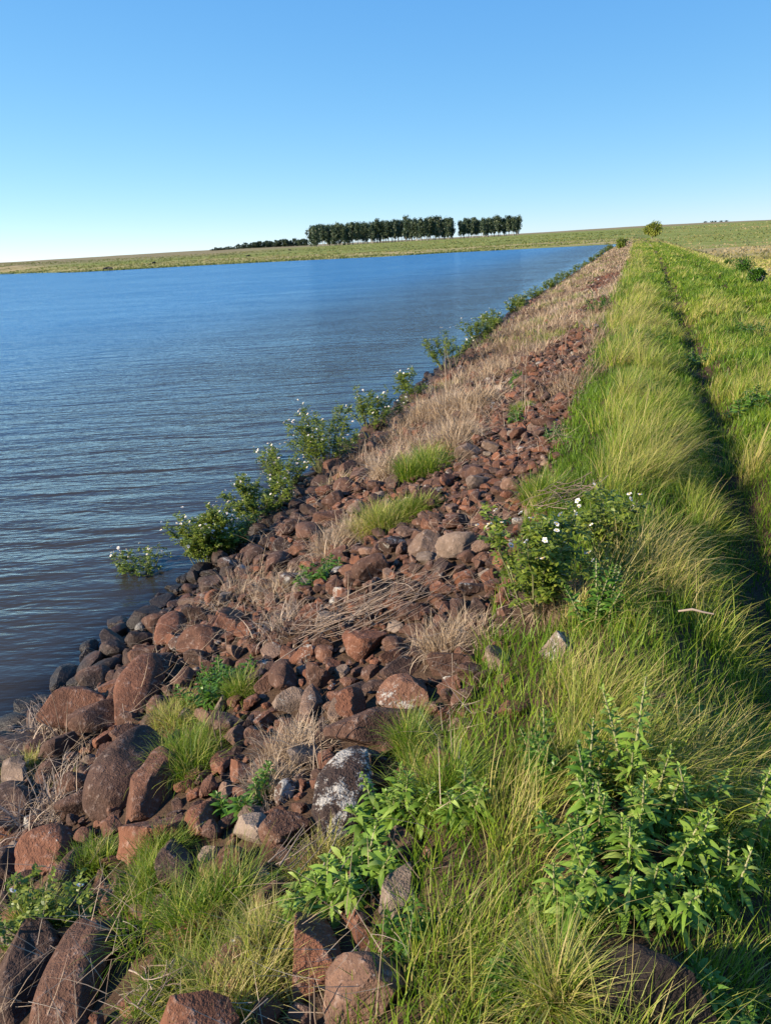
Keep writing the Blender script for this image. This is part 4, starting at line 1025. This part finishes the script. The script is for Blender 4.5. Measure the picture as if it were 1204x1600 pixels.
def shrubs():
    global PETAL, POLLEN
    PETAL, POLLEN = flower_mesh()
    for i, (u, v, wp, hp, ns, nf, lod, sh, label) in enumerate(SHRUBS):
        rg = np.random.default_rng(1700 + i); p, d = at(u, v); rad = wp * d / FPX / 2; h = hp * d / FPX * 1.1
        if label.startswith(('sparse', 'little', 'flowering bush on', 'small bush', 'small white', 'far', 'airy', 'tallest', 'bushy', 'right-hand')):
            d0 = ray_px(u, v); k = -CAM_H / d0[2]; p = np.array([d0[0] * k, d0[1] * k, 0.0]); rad = wp * k / FPX / 2 * 1.4; h = hp * k / FPX * 1.02; nf = min(60, int(nf * 2.4)); ns = int(ns * 2); sh *= .5; p[2] = max(hgt(p[0], p[1]), -.02)
        o = flowering_shrub('flowering_shrub', p, rad, h, ns, rg, nf, lod, sh, dense=1.6 if i < 3 else 2.2, fsc=1.0 if i < 3 else 1.15)
        tag(o, label, 'shrub', 'white-flowered shrubs')
    # hedge of shrubs following the far waterline
    rg = np.random.default_rng(31); temps = []
    s = 27.0; k = 0; prev = None
    names = ['dark-leaved', 'thin', 'dense', 'straggling']
    while s < 200:
        t = float(t_water(s)) + rg.uniform(-.1, .35); x, y = xy(s, t)
        if k < 5:
            o = flowering_shrub('waterside_shrub', (x, y, max(hgt(x, y), -.02)), rg.uniform(.45, .6), rg.uniform(.65, .9), 13, rg, 10, .38, .1, sub_centre=False, dense=2.0)
            temps.append(o)
        else:
            o = copy_tree(temps[rg.integers(0, 5)]); o.location = (x, y, max(hgt(x, y), -.02)); o.rotation_euler.z = rg.uniform(0, 6.28); q = rg.uniform(.55, 1.15) * (1 if s < 110 else 1.35); o.scale = (q, q, q)
        tag(o, 'leafy green shrub in the row lining the far waterline below the straw', 'shrub', 'shrubs lining the far waterline')
        s += rg.uniform(.7, 2.2) * (1 + s / 40); k += 1
    print('hedge shrubs', k)

def bushes():
    """bushes away from the lake, and the small tree at the end of the dam"""
    def leafball(rad, h, n, lf, rg, mat, tone0=.4, trunk_h=0.0):
        c = rg.normal(size=(9, 3)); c = unit(c) * rg.uniform(.2, .6, (9, 1)) * np.array([rad, rad, h * .45]); c[:, 2] += trunk_h + h * .5
        rr_ = rg.uniform(.35, .6, 9) * min(rad, h * .6)
        i = rg.integers(0, 9, n); d = unit(rg.normal(size=(n, 3))); P = c[i] + d * (rr_[i] * rg.uniform(.45, 1.05, n))[:, None]
        P[:, 2] = np.maximum(P[:, 2], .03)
        D = unit(d + rg.normal(0, .6, (n, 3)))
        return leaf_cloud(P, D, np.full(n, lf) * rg.uniform(.6, 1.4, n), np.full(n, lf * .5), np.clip(tone0 + rg.normal(0, .2, n) + .12 * rg.normal(size=9)[i], 0, 1), rg, .4, 2)
    L = [(1158,418,40,.8,'dark round bush at the downstream edge of the crest'), (1183,432,36,.5,'low dark bush just below the round one on the far verge'),
         (1135,405,20,.45,'small dusky bush at the edge of the low field')]
    for i, (u, v, wp, h, label) in enumerate(L):
        rg = np.random.default_rng(2100 + i); p, d = at(u, v + 12); rad = wp * d / FPX / 2
        root = bpy.data.objects.new('bush', None); C.objects.link(root); root.location = tuple(p)
        V, F, A = leafball(rad, h, 1500, .07, rg, None, .25); link('foliage', new_mesh('foliage', V, F, M['weed'], {'col': A}), root)
        sv = [tube([[0, 0, -.05], [rg.normal(0, .1), rg.normal(0, .1), h * .4], [rg.normal(0, rad * .4), rg.normal(0, rad * .4), h * .8]], [.02, .014, .006], 5, .2) for _ in range(6)]
        V, F, A = cat_mesh(sv); link('stem', new_mesh('stem', V, F, M['bark'], {'col': A}, True), root)
        tag(root, label, 'bush', 'bushes by the low field')
    rg = np.random.default_rng(2200); p, d = at(1018, 378); d = 214.0
    r0 = ray_px(1018, 372); k = 214 / math.hypot(r0[0], r0[1]); x, y = r0[0] * k, r0[1] * k
    root = bpy.data.objects.new('small_tree', None); C.objects.link(root); root.location = (x, y, hgt(x, y) - .05)
    V, F, A = leafball(2.7, 3.9, 2600, .42, rg, None, .75, .7); link('crown', new_mesh('crown', V, F, M['shrub'], {'col': A}), root)
    sv = [tube([[0, 0, -.1], [rg.normal(0, .2), rg.normal(0, .2), 1.2], [rg.normal(0, 1.1), rg.normal(0, 1.1), 3.2]], [.14, .1, .04], 6, .25) for _ in range(5)]
    V, F, A = cat_mesh(sv); link('trunk', new_mesh('trunk', V, F, M['bark'], {'col': A}, True), root)
    tag(root, 'low spreading yellow-green tree standing where the dam ends', 'tree')
    r0 = ray_px(970, 388); k = 125 / math.hypot(r0[0], r0[1]); x, y = r0[0] * k, r0[1] * k
    root = bpy.data.objects.new('bush', None); C.objects.link(root); root.location = (x, y, hgt(x, y) - .05)
    V, F, A = leafball(1.0, 1.7, 1200, .22, rg, None, .5, .1); link('foliage', new_mesh('foliage', V, F, M['shrub'], {'col': A}), root)
    sv = [tube([[0, 0, -.1], [rg.normal(0, .2), rg.normal(0, .2), .7], [rg.normal(0, .5), rg.normal(0, .5), 1.5]], [.05, .03, .015], 5, .25) for _ in range(5)]
    V, F, A = cat_mesh(sv); link('stem', new_mesh('stem', V, F, M['bark'], {'col': A}, True), root)
    tag(root, 'grey-green bush at the water just before the far end of the dam', 'bush')

# ------------------------------------------------------------------ trees on the far shore
def eucalyptus(h, rg, cards=420, low=False, slim=1.0):
    """slender gum: pale trunk, limbs, ragged column of leaf clumps. -> (trunk mesh, crown mesh)"""
    lean = rg.normal(0, .03, 2) * h
    def axis(f): return np.array([lean[0] * f * f, lean[1] * f * f, h * f])
    tt = np.linspace(0, .93, 8); pts = np.array([axis(f) for f in tt]) + rg.normal(0, .12, (8, 3)) * np.array([1, 1, 0])
    tr = [tube(pts, np.linspace(.34, .07, 8) * h / 22, 7, rg.uniform(.25, .8) if slim < 2 else .1)]
    cl = []
    nl = int(rg.integers(11, 16)); lo = .10 if low else rg.uniform(.14, .32)
    for k in range(nl):
        f = lo + (.97 - lo) * (k + .5) / nl + rg.normal(0, .015); a = rg.uniform(0, 6.28)
        reach = h * rg.uniform(.055, .15) * (1.15 - .5 * abs(f - .6)) * slim
        b = axis(min(f, .93)); e = b + np.array([math.cos(a) * reach, math.sin(a) * reach, h * .05])
        tr.append(tube([b - [0, 0, h * .04], (b + e) / 2, e], [.11 * h / 22, .07 * h / 22, .03], 4, .4))
        cl.append((e, h * rg.uniform(.07, .11))); 
        if rg.random() < .75: cl.append((b + [rg.normal(0, .4), rg.normal(0, .4), h * .03], h * rg.uniform(.06, .09)))
    cl.append((axis(.96), h * .05))
    P, D, L, T = [], [], [], []
    for c, r_ in cl:
        n = cards // len(cl); d = unit(rg.normal(size=(n, 3))); P.append(c + d * (r_ * rg.uniform(.3, 1.1, n))[:, None] * np.array([.85, .85, 1.25])); D.append(unit(d * .7 + [0, 0, -.7] + rg.normal(0, .5, (n, 3))))
        L.append(rg.uniform(.8, 1.7, n) * h / 22 * (1.5 if slim > 2 else 1)); T.append(np.clip(rg.normal(.45, .16) + rg.normal(0, .14, n), 0, 1))
    P, D, L, T = map(np.concatenate, (P, D, L, T))
    V, F, A = leaf_cloud(P, D, L, L * .7, T, rg, .2, 2)
    V2, F2, A2 = cat_mesh(tr)
    return new_mesh('trunk', V2, F2, M['bark'], {'col': A2}, True), new_mesh('crown', V, F, M['euc'], {'col': A})
def trees():
    rg = np.random.default_rng(41)
    T = [eucalyptus(22, rg, 800, False, rg.uniform(.7, 1.1)) for _ in range(10)]; TL = [eucalyptus(21, rg, 900, True, 1.6) for _ in range(3)]
    tall = [(486,356,1),(494,354,1),(505,353,0),(514,354,1),(521,352,1),(530,351,1),(538,350,1),(551,351,0),(559,352,0),(567,351,0),(574,352,0),(581,352,0),(590,347,0),(598,349,0),(607,348,0),(612,348,0),(622,347,0),
            (634,341,0),(642,345,0),(650,344,0),(658,343,0),(667,343,0),(673,343,0),(680,342,0),(687,340,0),(694,344,0),(701,343,0),(707,344,0),
            (719,349,0),(725,347,0),(732,345,0),(738,342,0),(746,348,0),(754,345,0),(761,343,0),(768,343,0),(774,340,0),(780,341,0),(788,342,0),(795,339,0),(801,340,0),(809,338,0)]
    def plant(u, top, D, tmpl, name, label, group, cat='tree', wide=1.0):
        r0 = ray_px(u, 380); k = D / math.hypot(r0[0], r0[1]); x, y = r0[0] * k, r0[1] * k; z = hgt(x, y)
        # height so that the top reaches the photo's skyline height for this distance
        uu, vv, c = project(np.array([x]), np.array([y]), np.array([z])); hgt_m = max(3.0, (vv[0] - top) * c[0] / FPX)
        root = bpy.data.objects.new(name, None); C.objects.link(root); root.location = (x, y, z - .3)
        q = hgt_m / 22; root.scale = (max(q, .35) * wide,) * 2 + (q,); root.rotation_euler.z = rg.uniform(0, 6.28)
        link('trunk', tmpl[0], root); link('crown', tmpl[1], root); tag(root, label, cat, group)
        return root
    g = 'tall eucalyptus trees in the far shelterbelt'
    for i, (u, top, low) in enumerate(tall):
        lab = ('broad low-branched eucalyptus at the lakeward end of the tall shelterbelt' if i == 0 else
               'tall eucalyptus at the right end of the shelterbelt, set slightly apart' if i == len(tall) - 1 else
               'last eucalyptus before the gap in the shelterbelt' if u == 707 else 'first eucalyptus after the gap in the shelterbelt' if u == 719 else
               'tall eucalyptus standing above its neighbours in mid shelterbelt' if u == 634 else
               'bushy eucalyptus with foliage almost to the ground in the dense end of the shelterbelt' if low else
               'slender eucalyptus with bare lower trunk after the gap in the shelterbelt' if u > 719 else 'slender eucalyptus with bare lower trunk in the long part of the shelterbelt')
        D = 830 + rg.uniform(-14, 14) + (-40 if i < 2 else 0)
        plant(u, top + rg.uniform(-1.5, 1.5), D, TL[rg.integers(0, 3)] if low else T[rg.integers(0, 10)], 'eucalyptus_tree', lab, g, wide=1.05)
    for k in range(105):     # second row behind
        u = (488 + 218 * (k + rg.random()) / 76) if k < 76 else (719 + 90 * (k - 76 + rg.random()) / 29); top = np.interp(u, [490, 640, 705, 812], [354, 345, 344, 341]) + rg.uniform(0, 4)
        plant(u, top, 860 + rg.uniform(0, 60), T[rg.integers(0, 10)], 'eucalyptus_tree', 'eucalyptus of the second row, half hidden behind the front trees of the shelterbelt', 'second row of the far shelterbelt', wide=1.0)
    TF = [eucalyptus(22, rg, 900, True, 2.1) for _ in range(4)]
    u = 331.0
    while u < 482:
        top = np.interp(u, [330, 362, 368, 372, 385, 440, 482], [388, 385, 387, 382, 381, 376, 374]) + rg.uniform(-1.6, 2.0)
        plant(u, top, 1560 + rg.uniform(-20, 20), TF[rg.integers(0, 4)], 'distant_tree', 'dark tree in the low distant row beyond the shelterbelt', 'low distant tree row on the skyline', wide=1.8)
        u += rg.uniform(2.4, 4.2)
    for u, top in ((1098, 349), (1109, 348), (1114, 347.5), (1123, 347.5), (1131, 348)):
        plant(u, top, 1950, TF[rg.integers(0, 4)], 'distant_tree', 'tiny tree in the skyline group above the low field', 'skyline trees above the low field', wide=1.6)

def cattle():
    def cow(x, y, yaw, head_low, label):
        import bmesh
        me = bpy.data.meshes.new('cow')
        J = {'rump': (-.75, 0, 1.15), 'belly': (-.1, 0, 1.0), 'chest': (.55, 0, 1.05), 'neck': (.95, 0, 1.05 if head_low else 1.35), 'poll': (1.2, 0, .7 if head_low else 1.5), 'muz': (1.42, 0, .35 if head_low else 1.32),
             'tail': (-.98, 0, 1.1), 'tail2': (-1.05, 0, .5)}
        E_ = [('rump', 'belly'), ('belly', 'chest'), ('chest', 'neck'), ('neck', 'poll'), ('poll', 'muz'), ('rump', 'tail'), ('tail', 'tail2')]
        Rd = {'rump': .33, 'belly': .40, 'chest': .36, 'neck': .2, 'poll': .16, 'muz': .09, 'tail': .05, 'tail2': .04}
        for s_ in (-1, 1):
            J[f'h{s_}'] = (-.72, .2 * s_, .8); J[f'hk{s_}'] = (-.86, .2 * s_, .45); J[f'hf{s_}'] = (-.76, .2 * s_, .04)
            J[f'f{s_}'] = (.5, .18 * s_, .75); J[f'fk{s_}'] = (.52, .18 * s_, .4); J[f'ff{s_}'] = (.5, .18 * s_, .04)
            J[f'e{s_}'] = (1.12, .24 * s_, J['poll'][2] + .05); E_ += [('poll', f'e{s_}')]; Rd[f'e{s_}'] = .04
            E_ += [('rump', f'h{s_}'), (f'h{s_}', f'hk{s_}'), (f'hk{s_}', f'hf{s_}'), ('chest', f'f{s_}'), (f'f{s_}', f'fk{s_}'), (f'fk{s_}', f'ff{s_}')]
            Rd.update({f'h{s_}': .17, f'hk{s_}': .075, f'hf{s_}': .06, f'f{s_}': .13, f'fk{s_}': .07, f'ff{s_}': .06})
        ks = list(J); me.from_pydata([J[k] for k in ks], [(ks.index(a), ks.index(b_)) for a, b_ in E_], [])
        o = link('cow', me, loc=(x, y, hgt(x, y))); o.rotation_euler.z = yaw
        me.materials.append(M['hide'])
        md = o.modifiers.new('skin', 'SKIN'); sub = o.modifiers.new('sub', 'SUBSURF'); sub.levels = 1; sub.render_levels = 1
        for k, sv_ in zip(ks, me.skin_vertices[0].data): sv_.radius = (Rd[k], Rd[k]); sv_.use_root = (k == 'rump')
        tag(o, label, 'cow', 'cattle on the far shore')
    for u, v, yaw, low, lab in ((388, 402.5, .3, True, 'dark grazing cow on the green slope, left one of the two'), (453, 392.5, 2.9, False, 'dark standing cow high on the slope near the shelterbelt'),
                           (241, 413.5, 1.0, True, 'lone dark cow on the tan shore above the small inlet'), (166, 423.6, .2, False, 'left of two dark cows at the far water edge'), (173, 423.0, 3.0, True, 'right of two dark cows at the far water edge')):
        d0 = ray_px(u, v); az = math.degrees(math.atan2(d0[0], d0[1]))
        p, k = at(u, v, rmax=1500); cow(p[0], p[1], yaw, low, lab)

def sticks():
    """dead twigs and branches"""
    def twig_bundle(u, v, wp, n, label, rise=.06, name='dead_twigs', ln=1.0, yaw0=None, th=.0028, spread=.35):
        rg = np.random.default_rng(int(u * 7 + v)); p, d = at(u, v, lift=.08); L = wp * d / FPX * ln; parts = []
        for k in range(n):
            a = (yaw0 if yaw0 is not None else rg.uniform(0, 6.28)) + rg.normal(0, spread); s0 = np.array([rg.normal(0, L * .18), rg.normal(0, L * .18), rise * rg.uniform(.6, 1.6) + .03])
            l_ = L * rg.uniform(.4, 1); pts = [s0]
            for q in range(5):
                a += rg.normal(0, .16); pts.append(pts[-1] + np.array([math.cos(a), math.sin(a), rg.normal(.02, .1)]) * l_ / 5)
            pts = np.array(pts) - np.array([math.cos(a), math.sin(a), 0]) * l_ / 2
            gz = terrain(pts[:, 0] + p[0], pts[:, 1] + p[1]) - p[2]; pts[:, 2] = np.maximum(pts[:, 2] + gz, gz + .05)
            parts.append(tube(pts, np.linspace(th, th * .4, 6) * rg.uniform(.7, 1.3), 4, rg.uniform(.2, .9)))
        V, F, A = cat_mesh(parts); o = link(name, new_mesh(name, V, F, M['twig'], {'col': A}, True), loc=tuple(p)); tag(o, label, 'dead twigs')
    twig_bundle(600, 950, 200, 46, 'long dead grey twigs lying across the rubble', .08, yaw0=.5, spread=.6)
    twig_bundle(500, 980, 100, 30, 'fine dead twigs beside the tangled dead grass', .08)
    twig_bundle(480, 1330, 100, 12, 'thin dead stems crossing in front of the lichen-streaked rock', .08, yaw0=.9)
    twig_bundle(885, 785, 110, 26, 'pinkish dead stems behind the smaller flowering shrub', .1)
    twig_bundle(240, 1545, 80, 16, 'brittle grey twigs standing beside the long speckled boulder', .06)
    def upright(u, v, hp, n, label, name='dead_stalk', sp=.05):
        rg = np.random.default_rng(int(u * 3 + v)); p, d = at(u, v); h = hp * d / FPX; parts = []
        for k in range(n):
            b0 = rg.normal(0, sp, 3) * np.array([1, 1, 0]); e = b0 + np.array([rg.normal(0, .12) * h, rg.normal(0, .12) * h, h * rg.uniform(.6, 1)])
            mid = (b0 + e) / 2 + rg.normal(0, .03, 3) * h
            parts.append(tube([b0, mid, e], [max(.003, .0005 * d), max(.0025, .0004 * d), max(.0015, .0002 * d)], 4, rg.uniform(.3, .9)))
        V, F, A = cat_mesh(parts); o = link(name, new_mesh(name, V, F, M['twig'], {'col': A}, True), loc=tuple(p)); tag(o, label, 'dead stalks')
    upright(707, 625, 80, 6, 'group of tall bare stalks at the waterside before the far bushes', sp=.16)
    upright(690, 640, 55, 8, 'shorter bare stalks left of the tall bare ones', sp=.12)
    upright(347, 1175, 80, 2, 'thin bare stalk rising below the dark leafy weed', sp=.01)
    upright(502, 1210, 110, 3, 'tall thin dead stalks beside the straw nest', sp=.03)
    upright(575, 735, 60, 6, 'bare stems at the water beside the smooth oval boulder', sp=.06)
    upright(103, 1160, 90, 5, 'bleached curved stalks beside the narrow upright stone', sp=.05)
    upright(850, 640, 70, 6, 'dead reddish stems on the far rubble strip', sp=.5)
    upright(880, 560, 60, 6, 'dead reddish stems higher on the bank by the grass edge', sp=.8)
    upright(560, 1530, 90, 3, 'dead stems poking up between the split rock and grey-brown rock', sp=.12)
    p, d = at(1085, 950, lift=.22); L = .10 * d / 2.2
    V, F, A = tube([[-.055, .02, .2], [-.01, .0, .215], [.03, -.01, .205], [.065, -.02, .20]], [.004, .005, .004, .003], 6, .75)
    o = link('fallen_stick', new_mesh('fallen_stick', V, F, M['twig'], {'col': A}, True), loc=tuple(p)); tag(o, 'short pale stick caught on top of the crest grass', 'stick')

def short_label(l):
    w_ = l.replace(',', '').split(); return ' '.join(w_[:6])
SHORT = {}
for _h in HAND:
    l = _h[-1]; s_ = l.split(',')[0]
    for cut in (' beside ', ' under ', ' behind ', ' above ', ' below ', ' left of ', ' right of ', ' near ', ' in ', ' at ', ' with ', ' between ', ' reaching ', ' cut ', ' half ', ' on ', ' lying ', ' leaning ', ' tipped ', ' touching ', ' peeping ', ' deep ', ' slanting ', ' standing ', ' from ', ' up '):
        if len(s_.split()) > 6 and cut in s_: 
            q_ = s_.split(cut)[0]
            if len(q_.split()) >= 3: s_ = q_
    SHORT[l] = ' '.join(s_.split()[:7])
PLANT_MARKS = []
for L_ in (TUSS, WEEDS, SHRUBS):
    for e in L_:
        p_, _k = at(e[0], e[1]); PLANT_MARKS.append((p_[0], p_[1], e[-1])); SHORT[e[-1]] = ' '.join(e[-1].split()[:7])
        for cut in (' beside ', ' among ', ' below ', ' behind ', ' above ', ' right of ', ' left of ', ' at ', ' under ', ' over ', ' between ', ' on ', ' in ', ' with ', ' beyond ', ' near '):
            if cut in SHORT[e[-1]] and len(SHORT[e[-1]].split(cut)[0].split()) >= 3: SHORT[e[-1]] = SHORT[e[-1]].split(cut)[0]
def _trim(l, n):
    w_ = l.replace(',', '').split()[:n]
    while w_ and w_[-1] in ('a', 'an', 'the', 'of', 'right', 'left', 'at', 'in', 'on', 'with', 'behind', 'beside', 'above', 'below', 'under', 'between', 'beyond', 'near', 'two', 'just', 'and', 'by', 'from', 'over', 'half', 'grey-brown', 'lichen-streaked'): w_.pop()
    return ' '.join(w_)
def _words(t): return set(t.replace(',', '').split())
_all = list(SHORT)
for _l in _all:
    _s = _trim(SHORT[_l], 7)
    if sum(_words(_s) <= _words(o) for o in _all) > 1: _s = _trim(_l, 7)
    SHORT[_l] = _s if sum(_words(_s) <= _words(o) for o in _all) == 1 else None
CLEAR = []
_p, _d = at(1000, 1545); CLEAR.append((_p[0], _p[1], .13))
_p, _d = at(850, 950); CLEAR.append((_p[0], _p[1], .25))
_p, _d = at(960, 1330); CLEAR.append((_p[0], _p[1], .20))
scatter_rocks()
crest_grass()
bank_straw()
field_grass()
far_shore_grass()
tussocks()
weeds()
shrubs()
bushes()
trees()
cattle()
sticks()
